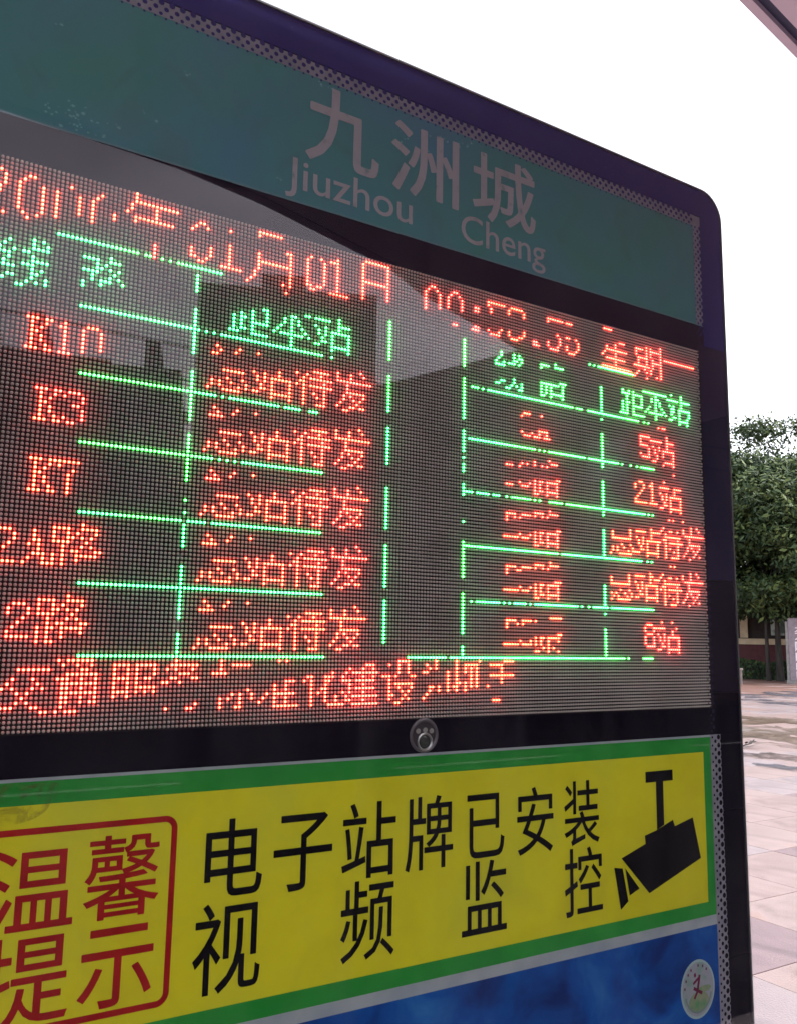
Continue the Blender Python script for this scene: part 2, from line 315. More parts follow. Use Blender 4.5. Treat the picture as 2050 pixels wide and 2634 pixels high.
# --- dot matrix display: every lamp is a small dome standing on the black mask
# one line per lamp row: start column, run length, colour (1 red, 2 green)
MATRIX = [
    [-16, 1, 1],
    [-16, 1, 1, 16, 7, 1, 48, 8, 1, 140, 4, 1],
    [-16, 11, 1, 16, 1, 1, 47, 1, 1, 55, 1, 1],
    [-46, 1, 1, -40, 2, 1, -31, 1, 1, -24, 1, 1, -17, 1, 1, -11, 1, 1, 0, 2, 1, 8, 1, 1, 39, 1, 1, 47, 1, 1, 55, 1, 1, 70, 2, 1, 78, 2, 1, 91, 7, 1, 100, 5, 1, 115, 7, 1, 123, 3, 1, 167, 1, 1],
    [-45, 1, 1, -41, 1, 1, -25, 1, 1, -17, 1, 1, -11, 1, 1, -1, 1, 1, 2, 1, 1, 31, 1, 1, 34, 1, 1, 37, 3, 1, 47, 1, 1, 55, 1, 1, 69, 1, 1, 72, 1, 1, 77, 1, 1, 80, 1, 1, 91, 1, 1, 99, 1, 1, 105, 1, 1, 115, 1, 1, 160, 1, 1, 162, 1, 1, 167, 1, 1],
    [-45, 1, 1, -42, 1, 1, -37, 1, 1, -34, 1, 1, -29, 1, 1, -26, 1, 1, -18, 1, 1, -11, 1, 1, -2, 1, 1, 24, 2, 1, 30, 1, 1, 35, 1, 1, 39, 1, 1, 47, 1, 1, 55, 1, 1, 68, 1, 1, 73, 1, 1, 76, 1, 1, 81, 1, 1, 92, 1, 1, 99, 1, 1, 105, 1, 1, 147, 3, 1, 155, 4, 1, 160, 1, 1, 162, 6, 1],
    [-45, 1, 1, -42, 1, 1, -37, 1, 1, -34, 1, 1, -29, 1, 1, -26, 1, 1, -16, 10, 1, 25, 1, 1, 30, 1, 1, 35, 1, 1, 39, 1, 1, 47, 1, 1, 55, 1, 1, 68, 1, 1, 73, 1, 1, 76, 1, 1, 81, 1, 1, 86, 2, 1, 92, 1, 1, 145, 1, 1, 155, 1, 1, 160, 1, 1, 162, 1, 1, 167, 1, 1],
    [-46, 1, 1, -42, 1, 1, -37, 1, 1, -34, 1, 1, -29, 1, 1, -26, 1, 1, -21, 1, 1, -16, 1, 1, 8, 1, 1, 16, 1, 1, 25, 1, 1, 30, 1, 1, 35, 1, 1, 39, 1, 1, 47, 9, 1, 68, 1, 1, 73, 1, 1, 76, 1, 1, 81, 1, 1, 86, 2, 1, 141, 1, 1, 145, 1, 1, 155, 1, 1, 160, 1, 1, 162, 1, 1, 167, 1, 1, 169, 16, 1],
    [-46, 1, 1, -42, 1, 1, -37, 1, 1, -34, 1, 1, -29, 1, 1, -26, 1, 1, -21, 1, 1, 8, 1, 1, 16, 1, 1, 25, 1, 1, 30, 1, 1, 35, 1, 1, 39, 1, 1, 47, 1, 1, 55, 1, 1, 68, 1, 1, 73, 1, 1, 76, 1, 1, 81, 1, 1, 119, 1, 1, 123, 2, 1, 127, 1, 1, 141, 10, 1, 156, 5, 1, 163, 1, 1, 167, 1, 1],
    [-42, 1, 1, -37, 1, 1, -34, 1, 1, -29, 1, 1, -26, 1, 1, 3, 1, 1, 8, 1, 1, 16, 10, 1, 30, 1, 1, 35, 1, 1, 39, 1, 1, 47, 1, 1, 55, 1, 1, 68, 1, 1, 73, 1, 1, 120, 1, 1, 128, 1, 1, 140, 1, 1, 145, 1, 1, 156, 1, 1, 160, 1, 1, 163, 5, 1],
    [-42, 1, 1, -37, 1, 1, -34, 1, 1, -26, 1, 1, -2, 1, 1, 3, 1, 1, 8, 1, 1, 16, 1, 1, 25, 1, 1, 30, 1, 1, 35, 1, 1, 39, 1, 1, 47, 1, 1, 55, 1, 1, 68, 1, 1, 105, 1, 1, 120, 1, 1, 128, 1, 1, 139, 1, 1, 145, 1, 1, 156, 1, 1, 160, 1, 1, 163, 1, 1, 167, 1, 1],
    [-42, 1, 1, -37, 1, 1, -34, 1, 1, -2, 1, 1, 3, 1, 1, 8, 1, 1, 16, 1, 1, 25, 1, 1, 30, 1, 1, 35, 1, 1, 39, 1, 1, 47, 1, 1, 55, 1, 1, 96, 1, 1, 99, 1, 1, 105, 1, 1, 115, 1, 1, 120, 1, 1, 123, 1, 1, 128, 1, 1, 141, 9, 1, 154, 8, 1, 163, 1, 1, 167, 1, 1],
    [-41, 1, 1, -38, 1, 1, -11, 1, 1, -2, 2, 1, 2, 1, 1, 8, 1, 1, 15, 1, 1, 25, 1, 1, 30, 2, 1, 33, 2, 1, 39, 1, 1, 47, 1, 1, 86, 2, 1, 91, 1, 1, 95, 1, 1, 99, 1, 1, 103, 2, 1, 109, 2, 1, 115, 1, 1, 119, 1, 1, 123, 1, 1, 127, 1, 1, 145, 1, 1, 159, 1, 1, 162, 1, 1, 167, 1, 1],
    [-47, 3, 1, -40, 1, 1, -11, 1, 1, 0, 2, 1, 6, 6, 1, 15, 1, 1, 25, 1, 1, 31, 2, 1, 37, 6, 1, 78, 2, 1, 85, 3, 1, 92, 4, 1, 100, 3, 1, 109, 3, 1, 116, 4, 1, 124, 3, 1, 145, 1, 1, 156, 1, 1, 160, 1, 1, 162, 1, 1, 167, 1, 1],
    [-11, 1, 1, 14, 1, 1, 23, 1, 1, 25, 1, 1, 139, 14, 1, 155, 1, 1, 165, 1, 1, 167, 1, 1],
    [-33, 19, 2, -13, 2, 2, -11, 1, 1, -9, 1, 2, -7, 1, 2, -5, 12, 2, 13, 1, 1, 133, 1, 2, 135, 1, 2, 137, 17, 2, 154, 1, 1, 160, 1, 1],
    [24, 1, 1],
    [0, 1, 2, 56, 1, 2, 82, 1, 2],
    [-38, 1, 2, -36, 1, 2, -21, 1, 2, 0, 1, 2, 56, 1, 2, 82, 1, 2, 96, 1, 2, 101, 1, 2, 103, 1, 2, 118, 1, 2],
    [-43, 1, 2, -38, 1, 2, -35, 1, 2, -27, 4, 2, -21, 3, 2, 0, 1, 2, 56, 1, 2, 82, 1, 2, 96, 1, 2, 101, 1, 2, 103, 2, 2, 112, 4, 2, 118, 4, 2, 172, 1, 2, 177, 1, 2],
    [-44, 1, 2, -38, 4, 2, -24, 1, 2, -22, 1, 2, 0, 1, 2, 40, 1, 2, 56, 1, 2, 82, 1, 2, 95, 1, 2, 101, 2, 2, 104, 1, 2, 112, 1, 2, 158, 12, 2, 177, 1, 2],
    [-45, 1, 2, -42, 1, 2, -40, 2, 2, -24, 2, 2, -21, 1, 2, -19, 1, 2, 0, 1, 2, 30, 2, 2, 33, 5, 2, 40, 1, 2, 56, 1, 2, 82, 1, 2, 94, 1, 2, 97, 1, 2, 99, 3, 2, 103, 1, 2, 148, 1, 2, 151, 1, 2, 153, 1, 2, 164, 1, 2, 170, 6, 2, 177, 5, 2],
    [-45, 3, 2, -38, 1, 2, -27, 4, 2, -20, 1, 2, 18, 2, 2, 26, 2, 2, 40, 4, 2, 56, 1, 2, 82, 1, 2, 94, 4, 2, 138, 1, 2, 148, 4, 2, 153, 5, 2, 162, 1, 2, 164, 2, 2, 177, 1, 2],
    [-43, 1, 2, -38, 4, 2, -25, 1, 2, -21, 1, 2, -19, 1, 2, 15, 1, 2, 19, 1, 2, 24, 1, 2, 26, 1, 2, 28, 1, 2, 33, 1, 2, 36, 1, 2, 40, 1, 2, 56, 1, 2, 82, 1, 2, 138, 1, 2, 150, 1, 2, 153, 1, 2, 157, 1, 2, 162, 1, 2, 164, 1, 2, 166, 1, 2, 171, 1, 2, 173, 1, 2, 177, 1, 2],
    [-44, 1, 2, -40, 3, 2, -25, 1, 2, -23, 3, 2, -18, 1, 2, 12, 1, 2, 15, 1, 2, 19, 1, 2, 24, 1, 2, 26, 1, 2, 28, 1, 2, 34, 1, 2, 36, 1, 2, 38, 6, 2, 56, 1, 2, 82, 1, 2, 120, 3, 2, 138, 1, 2, 150, 1, 2, 153, 1, 2, 157, 1, 2, 164, 1, 2, 166, 1, 2, 172, 2, 2, 176, 6, 2],
    [-45, 4, 2, -38, 1, 2, -36, 1, 2, -27, 1, 2, -23, 1, 2, 10, 1, 2, 12, 2, 2, 15, 1, 2, 19, 1, 2, 23, 1, 2, 26, 1, 2, 29, 1, 2, 34, 1, 2, 36, 1, 2, 38, 1, 2, 43, 1, 2, 56, 1, 2, 82, 1, 2, 112, 8, 2, 121, 1, 2, 138, 1, 2, 148, 1, 2, 150, 2, 2, 153, 1, 2, 157, 1, 2, 161, 1, 2, 164, 1, 2, 167, 1, 2, 172, 2, 2, 176, 1, 2, 181, 1, 2],
    [-38, 2, 2, -27, 1, 2, 0, 1, 2, 10, 1, 2, 12, 1, 2, 15, 5, 2, 22, 1, 2, 26, 1, 2, 30, 1, 2, 35, 1, 2, 38, 1, 2, 43, 1, 2, 56, 1, 2, 101, 1, 2, 112, 1, 2, 114, 1, 2, 116, 1, 2, 121, 1, 2, 138, 1, 2, 148, 1, 2, 150, 1, 2, 153, 5, 2, 160, 1, 2, 164, 1, 2, 168, 1, 2, 172, 1, 2, 176, 1, 2, 181, 1, 2],
    [-43, 2, 2, -38, 1, 2, -35, 1, 2, 0, 1, 2, 10, 1, 2, 12, 1, 2, 15, 1, 2, 21, 1, 2, 23, 7, 2, 31, 1, 2, 35, 2, 2, 38, 1, 2, 43, 1, 2, 56, 1, 2, 96, 2, 2, 101, 1, 2, 104, 1, 2, 112, 1, 2, 114, 1, 2, 116, 1, 2, 121, 1, 2, 138, 1, 2, 148, 1, 2, 150, 1, 2, 153, 1, 2, 159, 1, 2, 161, 7, 2, 169, 1, 2, 173, 2, 2, 176, 1, 2, 180, 1, 2],
    [-44, 1, 2, -39, 1, 2, -37, 1, 2, -35, 1, 2, 0, 1, 2, 10, 1, 2, 12, 2, 2, 15, 1, 2, 26, 1, 2, 33, 2, 2, 38, 6, 2, 56, 1, 2, 94, 2, 2, 100, 1, 2, 102, 1, 2, 104, 1, 2, 112, 1, 2, 114, 1, 2, 116, 6, 2, 138, 1, 2, 148, 1, 2, 150, 1, 2, 153, 1, 2, 164, 1, 2, 171, 2, 2, 176, 5, 2],
    [-41, 2, 2, 0, 1, 2, 9, 3, 2, 15, 5, 2, 26, 1, 2, 38, 1, 2, 43, 1, 2, 82, 1, 2, 98, 2, 2, 103, 2, 2, 112, 2, 2, 116, 1, 2, 121, 1, 2, 138, 1, 2, 147, 4, 2, 153, 6, 2, 164, 1, 2, 176, 1, 2, 180, 1, 2],
    [0, 1, 2, 26, 1, 2, 82, 1, 2, 138, 1, 2],
    [-27, 29, 2, 3, 1, 2, 5, 1, 2, 7, 29, 2, 38, 1, 2, 82, 1, 2, 85, 3, 2, 89, 1, 2, 91, 35, 2, 127, 3, 2, 132, 24, 2, 158, 1, 2, 160, 1, 2],
    [0, 1, 2, 82, 1, 2, 165, 1, 1, 167, 2, 1],
    [0, 1, 2, 56, 1, 2, 82, 1, 2, 138, 1, 2],
    [0, 1, 2, 6, 1, 1, 12, 1, 1, 17, 1, 1, 47, 1, 1, 56, 1, 2, 82, 1, 2],
    [0, 1, 2, 7, 1, 1, 11, 1, 1, 40, 1, 1, 44, 1, 1, 48, 1, 1, 56, 1, 2, 82, 1, 2, 169, 1, 1],
    [-38, 3, 1, -34, 2, 1, -30, 1, 1, -25, 3, 1, 0, 1, 2, 5, 2, 1, 33, 5, 1, 40, 1, 1, 44, 1, 1, 56, 1, 2, 82, 1, 2, 105, 3, 1, 112, 1, 1, 156, 5, 1, 169, 1, 1],
    [-37, 1, 1, -34, 1, 1, -31, 2, 1, -26, 1, 1, -22, 1, 1, 0, 1, 2, 28, 1, 1, 31, 1, 1, 35, 1, 1, 40, 11, 1, 56, 1, 2, 82, 1, 2, 104, 1, 1, 156, 1, 1, 161, 6, 1, 169, 4, 1],
    [-37, 1, 1, -35, 1, 1, -30, 1, 1, -26, 1, 1, -22, 1, 1, 23, 1, 1, 30, 1, 1, 32, 7, 1, 43, 1, 1, 56, 1, 2, 82, 1, 2, 138, 1, 2, 156, 1, 1, 169, 1, 1],
    [-37, 2, 1, -30, 1, 1, -26, 1, 1, -22, 1, 1, 16, 1, 1, 19, 1, 1, 23, 1, 1, 29, 2, 1, 36, 1, 1, 43, 1, 1, 56, 1, 2, 82, 1, 2, 138, 1, 2, 156, 4, 1, 162, 1, 1, 165, 1, 1, 169, 1, 1],
    [-37, 1, 1, -35, 1, 1, -30, 1, 1, -26, 1, 1, -22, 1, 1, 8, 6, 1, 17, 1, 1, 19, 1, 1, 21, 6, 1, 28, 1, 1, 30, 1, 1, 32, 7, 1, 43, 6, 1, 56, 1, 2, 82, 1, 2, 138, 1, 2, 160, 1, 1, 163, 1, 1, 165, 1, 1, 167, 6, 1],
    [-37, 1, 1, -35, 1, 1, -30, 1, 1, -26, 1, 1, -22, 1, 1, 17, 1, 1, 19, 1, 1, 21, 1, 1, 26, 1, 1, 30, 1, 1, 36, 1, 1, 42, 1, 1, 44, 1, 1, 48, 1, 1, 56, 1, 2, 82, 1, 2, 111, 4, 1, 138, 1, 2, 160, 1, 1, 163, 1, 1, 167, 1, 1, 172, 1, 1],
    [-37, 1, 1, -34, 1, 1, -30, 1, 1, -26, 1, 1, 0, 1, 2, 9, 1, 1, 13, 1, 1, 18, 1, 1, 21, 1, 1, 26, 1, 1, 30, 1, 1, 33, 1, 1, 36, 1, 1, 42, 1, 1, 45, 1, 1, 47, 1, 1, 56, 1, 2, 104, 1, 1, 108, 1, 1, 111, 1, 1, 114, 1, 1, 138, 1, 2, 156, 1, 1, 160, 1, 1, 164, 1, 1, 167, 1, 1, 172, 1, 1],
    [-38, 3, 1, -34, 2, 1, -31, 3, 1, 0, 1, 2, 5, 1, 1, 7, 1, 1, 10, 1, 1, 14, 1, 1, 18, 2, 1, 21, 1, 1, 26, 1, 1, 30, 1, 1, 34, 1, 1, 36, 1, 1, 41, 1, 1, 46, 1, 1, 56, 1, 2, 105, 3, 1, 109, 3, 1, 113, 3, 1, 138, 1, 2, 157, 4, 1, 164, 1, 1, 172, 1, 1],
    [0, 1, 2, 5, 1, 1, 7, 1, 1, 12, 1, 1, 14, 1, 1, 16, 2, 1, 21, 6, 1, 30, 1, 1, 36, 1, 1, 40, 1, 1, 44, 2, 1, 47, 2, 1, 138, 1, 2, 162, 2, 1, 168, 5, 1],
    [0, 1, 2, 4, 1, 1, 8, 5, 1, 21, 1, 1, 26, 1, 1, 30, 1, 1, 34, 3, 1, 42, 2, 1, 82, 1, 2, 138, 1, 2, 167, 1, 1, 172, 1, 1],
    [0, 1, 2, 82, 1, 2, 138, 1, 2],
    [-26, 33, 2, 8, 1, 2, 10, 14, 2, 25, 5, 2, 32, 3, 2, 82, 1, 2, 84, 26, 2, 111, 1, 2, 113, 1, 2, 115, 16, 2, 132, 14, 2, 147, 1, 2, 151, 1, 2, 154, 1, 2, 156, 7, 2],
    [0, 1, 2, 56, 1, 2, 82, 1, 2, 138, 1, 2, 172, 1, 1],
    [0, 1, 2, 56, 1, 2, 82, 1, 2, 138, 1, 2],
    [0, 1, 2, 6, 1, 1, 12, 1, 1, 17, 1, 1, 47, 1, 1, 56, 1, 2, 82, 1, 2, 115, 1, 1],
    [0, 1, 2, 7, 1, 1, 11, 1, 1, 40, 1, 1, 44, 1, 1, 48, 1, 1, 56, 1, 2, 82, 1, 2, 109, 1, 1, 116, 3, 1, 167, 1, 1],
    [-35, 3, 1, -31, 2, 1, -28, 3, 1, 0, 1, 2, 5, 4, 1, 33, 5, 1, 40, 1, 1, 44, 1, 1, 56, 1, 2, 104, 1, 1, 106, 1, 1, 109, 1, 1, 112, 1, 1, 114, 1, 1, 155, 2, 1, 161, 1, 1],
    [-34, 1, 1, -31, 1, 1, -29, 1, 1, -25, 1, 1, 0, 1, 2, 28, 1, 1, 31, 1, 1, 35, 1, 1, 40, 11, 1, 56, 1, 2, 82, 1, 2, 98, 3, 1, 103, 1, 1, 153, 1, 1, 157, 1, 1, 160, 2, 1, 165, 5, 1, 172, 4, 1],
    [-34, 1, 1, -32, 1, 1, -25, 1, 1, 0, 1, 2, 23, 1, 1, 30, 1, 1, 32, 7, 1, 43, 1, 1, 56, 1, 2, 138, 1, 2, 153, 1, 1, 157, 1, 1, 161, 1, 1, 172, 1, 1],
    [-34, 2, 1, -27, 2, 1, 16, 1, 1, 19, 1, 1, 23, 1, 1, 29, 2, 1, 36, 1, 1, 43, 1, 1, 56, 1, 2, 82, 1, 2, 138, 1, 2, 156, 1, 1, 161, 1, 1, 165, 1, 1, 168, 1, 1, 172, 1, 1],
    [-34, 1, 1, -32, 1, 1, -25, 1, 1, 8, 6, 1, 17, 1, 1, 19, 1, 1, 21, 6, 1, 28, 1, 1, 30, 1, 1, 32, 7, 1, 43, 6, 1, 56, 1, 2, 82, 1, 2, 118, 2, 1, 138, 1, 2, 155, 1, 1, 161, 1, 1, 166, 1, 1, 168, 1, 1, 170, 6, 1],
    [-34, 1, 1, -32, 1, 1, -25, 1, 1, 17, 1, 1, 19, 1, 1, 21, 1, 1, 26, 1, 1, 30, 1, 1, 36, 1, 1, 42, 1, 1, 44, 1, 1, 48, 1, 1, 56, 1, 2, 82, 1, 2, 109, 1, 1, 111, 2, 1, 114, 5, 1, 138, 1, 2, 154, 1, 1, 161, 1, 1, 166, 1, 1, 168, 1, 1, 170, 1, 1, 175, 1, 1],
    [-34, 1, 1, -31, 1, 1, -29, 1, 1, -25, 1, 1, 0, 1, 2, 9, 1, 1, 13, 1, 1, 18, 1, 1, 21, 1, 1, 26, 1, 1, 30, 1, 1, 33, 1, 1, 36, 1, 1, 42, 1, 1, 45, 1, 1, 47, 1, 1, 56, 1, 2, 103, 1, 1, 107, 1, 1, 109, 1, 1, 111, 1, 1, 114, 1, 1, 118, 1, 1, 138, 1, 2, 153, 1, 1, 161, 1, 1, 167, 1, 1, 170, 1, 1, 175, 1, 1],
    [-35, 3, 1, -31, 2, 1, -28, 2, 1, 0, 1, 2, 5, 1, 1, 7, 1, 1, 10, 1, 1, 14, 1, 1, 18, 2, 1, 21, 1, 1, 26, 1, 1, 30, 1, 1, 34, 1, 1, 36, 1, 1, 41, 1, 1, 46, 1, 1, 98, 3, 1, 104, 3, 1, 109, 1, 1, 111, 1, 1, 114, 1, 1, 118, 1, 1, 138, 1, 2, 153, 6, 1, 160, 4, 1, 167, 2, 1, 170, 1, 1, 175, 1, 1],
    [0, 1, 2, 5, 1, 1, 7, 1, 1, 12, 1, 1, 14, 1, 1, 16, 2, 1, 21, 6, 1, 30, 1, 1, 36, 1, 1, 40, 1, 1, 44, 2, 1, 47, 2, 1, 109, 1, 1, 111, 2, 1, 114, 5, 1, 138, 1, 2, 165, 2, 1, 170, 6, 1],
    [0, 1, 2, 4, 1, 1, 8, 5, 1, 21, 1, 1, 26, 1, 1, 30, 1, 1, 34, 3, 1, 42, 2, 1, 82, 1, 2, 109, 2, 1, 114, 1, 1, 118, 1, 1, 138, 1, 2, 170, 1, 1, 175, 1, 1],
    [0, 1, 2, 82, 1, 2, 138, 1, 2],
    [-25, 32, 2, 8, 1, 2, 10, 1, 2, 12, 1, 2, 14, 23, 2, 82, 4, 2, 87, 5, 2, 93, 3, 2, 98, 1, 2, 100, 8, 2, 109, 1, 2, 111, 1, 2, 115, 6, 2, 122, 36, 2, 159, 1, 2, 161, 1, 2],
    [0, 1, 2, 82, 1, 2, 138, 1, 2, 169, 1, 1, 171, 1, 1, 176, 1, 1],
    [0, 1, 2, 56, 1, 2, 138, 1, 2],
    [0, 1, 2, 6, 1, 1, 12, 1, 1, 17, 1, 1, 47, 1, 1, 56, 1, 2, 115, 1, 1, 180, 1, 1, 183, 1, 1],
    [0, 1, 2, 7, 1, 1, 11, 1, 1, 40, 1, 1, 44, 1, 1, 48, 1, 1, 56, 1, 2, 109, 4, 1, 115, 4, 1, 166, 1, 1, 176, 1, 1, 180, 1, 1, 184, 1, 1],
    [-35, 3, 1, -31, 7, 1, 0, 1, 2, 5, 4, 1, 33, 5, 1, 40, 1, 1, 44, 1, 1, 56, 1, 2, 98, 4, 1, 104, 4, 1, 109, 1, 1, 112, 1, 1, 114, 1, 1, 160, 1, 1, 165, 1, 1, 169, 2, 1, 173, 1, 1, 176, 1, 1, 180, 1, 1],
    [-34, 1, 1, -31, 1, 1, -29, 1, 1, 0, 1, 2, 28, 1, 1, 31, 1, 1, 35, 1, 1, 40, 11, 1, 56, 1, 2, 98, 1, 1, 101, 1, 1, 103, 1, 1, 150, 1, 1, 153, 5, 1, 160, 5, 1, 167, 1, 1, 177, 10, 1],
    [-34, 1, 1, -32, 1, 1, -26, 1, 1, 23, 1, 1, 30, 1, 1, 32, 7, 1, 43, 1, 1, 56, 1, 2, 98, 1, 1, 138, 1, 2, 142, 1, 1, 150, 1, 1, 160, 1, 1, 167, 8, 1, 179, 1, 1],
    [-34, 2, 1, -27, 1, 1, 16, 1, 1, 19, 1, 1, 23, 1, 1, 29, 2, 1, 36, 1, 1, 43, 1, 1, 56, 1, 2, 138, 1, 2, 142, 1, 1, 150, 1, 1, 153, 1, 1, 156, 1, 1, 160, 1, 1, 166, 2, 1, 173, 1, 1, 179, 1, 1],
    [-34, 1, 1, -32, 1, 1, -27, 1, 1, 8, 6, 1, 17, 1, 1, 19, 1, 1, 21, 6, 1, 28, 1, 1, 30, 1, 1, 32, 7, 1, 43, 6, 1, 56, 1, 2, 82, 1, 2, 118, 2, 1, 138, 1, 2, 142, 9, 1, 154, 1, 1, 156, 1, 1, 158, 7, 1, 167, 1, 1, 169, 7, 1, 179, 6, 1],
    [-34, 1, 1, -32, 1, 1, -27, 1, 1, 17, 1, 1, 19, 1, 1, 21, 1, 1, 26, 1, 1, 30, 1, 1, 36, 1, 1, 42, 1, 1, 44, 1, 1, 48, 1, 1, 56, 1, 2, 109, 1, 1, 111, 2, 1, 114, 5, 1, 138, 1, 2, 154, 1, 1, 156, 1, 1, 158, 1, 1, 163, 1, 1, 167, 1, 1, 173, 1, 1, 178, 1, 1, 180, 1, 1, 184, 1, 1],
    [-34, 1, 1, -31, 1, 1, -27, 1, 1, 0, 1, 2, 9, 1, 1, 13, 1, 1, 18, 1, 1, 21, 1, 1, 26, 1, 1, 30, 1, 1, 33, 1, 1, 36, 1, 1, 42, 1, 1, 45, 1, 1, 47, 1, 1, 56, 1, 2, 103, 1, 1, 107, 1, 1, 109, 1, 1, 111, 1, 1, 114, 1, 1, 118, 1, 1, 138, 1, 2, 146, 1, 1, 150, 1, 1, 155, 1, 1, 158, 1, 1, 163, 1, 1, 167, 1, 1, 169, 1, 1, 173, 1, 1, 178, 1, 1, 181, 1, 1, 183, 1, 1],
    [-35, 3, 1, -31, 2, 1, -27, 1, 1, 5, 1, 1, 7, 1, 1, 10, 1, 1, 14, 1, 1, 18, 2, 1, 21, 1, 1, 26, 1, 1, 30, 1, 1, 34, 1, 1, 36, 1, 1, 41, 1, 1, 46, 1, 1, 56, 1, 2, 97, 6, 1, 104, 3, 1, 109, 1, 1, 111, 1, 1, 114, 1, 1, 118, 1, 1, 138, 1, 2, 142, 1, 1, 144, 1, 1, 147, 1, 1, 151, 1, 1, 155, 2, 1, 158, 1, 1, 163, 1, 1, 167, 1, 1, 171, 1, 1, 173, 1, 1, 177, 1, 1, 182, 1, 1],
    [5, 1, 1, 7, 1, 1, 12, 1, 1, 14, 1, 1, 16, 2, 1, 21, 6, 1, 30, 1, 1, 36, 1, 1, 40, 1, 1, 44, 2, 1, 47, 2, 1, 56, 1, 2, 109, 1, 1, 111, 2, 1, 114, 5, 1, 138, 1, 2, 142, 1, 1, 144, 1, 1, 149, 1, 1, 151, 4, 1, 158, 6, 1, 167, 1, 1, 173, 1, 1, 176, 1, 1, 181, 1, 1, 184, 1, 1],
    [0, 1, 2, 4, 1, 1, 8, 5, 1, 21, 1, 1, 26, 1, 1, 30, 1, 1, 34, 3, 1, 42, 2, 1, 109, 2, 1, 114, 1, 1, 118, 1, 1, 138, 1, 2, 141, 1, 1, 145, 6, 1, 158, 1, 1, 163, 1, 1, 167, 1, 1, 170, 4, 1, 179, 1, 1],
    [82, 1, 2, 138, 1, 2],
    [-24, 24, 2, 1, 5, 2, 7, 30, 2, 82, 37, 2, 120, 36, 2, 158, 1, 2, 160, 1, 2],
    [0, 1, 2, 82, 1, 2, 169, 1, 1, 171, 1, 1],
    [0, 1, 2, 56, 1, 2, 82, 1, 2],
    [-23, 1, 1, 0, 1, 2, 6, 1, 1, 12, 1, 1, 17, 1, 1, 47, 1, 1, 56, 1, 2, 82, 1, 2, 115, 1, 1, 179, 1, 1, 182, 1, 1],
    [-29, 4, 1, -23, 4, 1, 0, 1, 2, 7, 1, 1, 11, 1, 1, 40, 1, 1, 44, 1, 1, 48, 1, 1, 56, 1, 2, 82, 1, 2, 109, 4, 1, 115, 4, 1, 159, 1, 1, 165, 1, 1, 175, 1, 1, 179, 1, 1, 183, 1, 1],
    [-40, 3, 1, -33, 1, 1, -29, 1, 1, -26, 1, 1, -24, 1, 1, -20, 1, 1, 0, 1, 2, 5, 4, 1, 33, 5, 1, 40, 1, 1, 44, 1, 1, 56, 1, 2, 82, 1, 2, 98, 4, 1, 104, 4, 1, 109, 1, 1, 112, 1, 1, 114, 1, 1, 149, 1, 1, 152, 5, 1, 159, 2, 1, 164, 1, 1, 168, 2, 1, 172, 1, 1, 175, 1, 1, 179, 1, 1],
    [-37, 1, 1, -33, 1, 1, -29, 1, 1, -26, 2, 1, -23, 1, 1, -21, 1, 1, 0, 1, 2, 28, 1, 1, 31, 1, 1, 35, 1, 1, 40, 11, 1, 56, 1, 2, 82, 1, 2, 98, 1, 1, 102, 2, 1, 141, 1, 1, 149, 1, 1, 159, 1, 1, 161, 3, 1, 166, 1, 1, 176, 10, 1],
    [-37, 1, 1, -33, 2, 1, -29, 4, 1, -22, 1, 1, 23, 1, 1, 30, 1, 1, 32, 7, 1, 43, 1, 1, 56, 1, 2, 82, 1, 2, 98, 1, 1, 141, 1, 1, 149, 1, 1, 152, 1, 1, 155, 1, 1, 159, 1, 1, 166, 8, 1, 178, 1, 1],
    [-38, 1, 1, -34, 1, 1, -32, 1, 1, -27, 1, 1, -23, 1, 1, -21, 1, 1, 16, 1, 1, 19, 1, 1, 23, 1, 1, 29, 2, 1, 36, 1, 1, 43, 1, 1, 56, 1, 2, 82, 1, 2, 141, 9, 1, 153, 1, 1, 155, 1, 1, 157, 6, 1, 165, 2, 1, 172, 1, 1, 178, 1, 1],
    [-39, 1, 1, -32, 1, 1, -27, 1, 1, -25, 2, 1, -20, 2, 1, 8, 6, 1, 17, 1, 1, 19, 1, 1, 21, 6, 1, 28, 1, 1, 30, 1, 1, 32, 7, 1, 43, 6, 1, 56, 1, 2, 82, 1, 2, 117, 3, 1, 138, 1, 2, 153, 1, 1, 155, 1, 1, 157, 1, 1, 162, 1, 1, 164, 1, 1, 166, 1, 1, 168, 7, 1, 178, 6, 1],
    [-40, 1, 1, -33, 3, 1, -29, 1, 1, -27, 1, 1, -24, 5, 1, 17, 1, 1, 19, 1, 1, 21, 1, 1, 26, 1, 1, 30, 1, 1, 36, 1, 1, 42, 1, 1, 44, 1, 1, 48, 1, 1, 56, 1, 2, 109, 1, 1, 111, 2, 1, 114, 5, 1, 138, 1, 2, 145, 1, 1, 149, 1, 1, 154, 1, 1, 157, 1, 1, 162, 1, 1, 166, 1, 1, 172, 1, 1, 177, 1, 1, 179, 1, 1, 183, 1, 1],
    [-41, 1, 1, -34, 1, 1, -31, 1, 1, -29, 1, 1, -27, 1, 1, -24, 1, 1, 0, 1, 2, 9, 1, 1, 13, 1, 1, 18, 1, 1, 21, 1, 1, 26, 1, 1, 30, 1, 1, 33, 1, 1, 36, 1, 1, 42, 1, 1, 45, 1, 1, 47, 1, 1, 56, 1, 2, 103, 1, 1, 107, 1, 1, 109, 1, 1, 111, 1, 1, 114, 1, 1, 118, 1, 1, 138, 1, 2, 141, 1, 1, 143, 1, 1, 147, 1, 1, 150, 1, 1, 154, 2, 1, 157, 1, 1, 162, 1, 1, 166, 1, 1, 168, 1, 1, 172, 1, 1, 177, 1, 1, 180, 1, 1, 182, 1, 1],
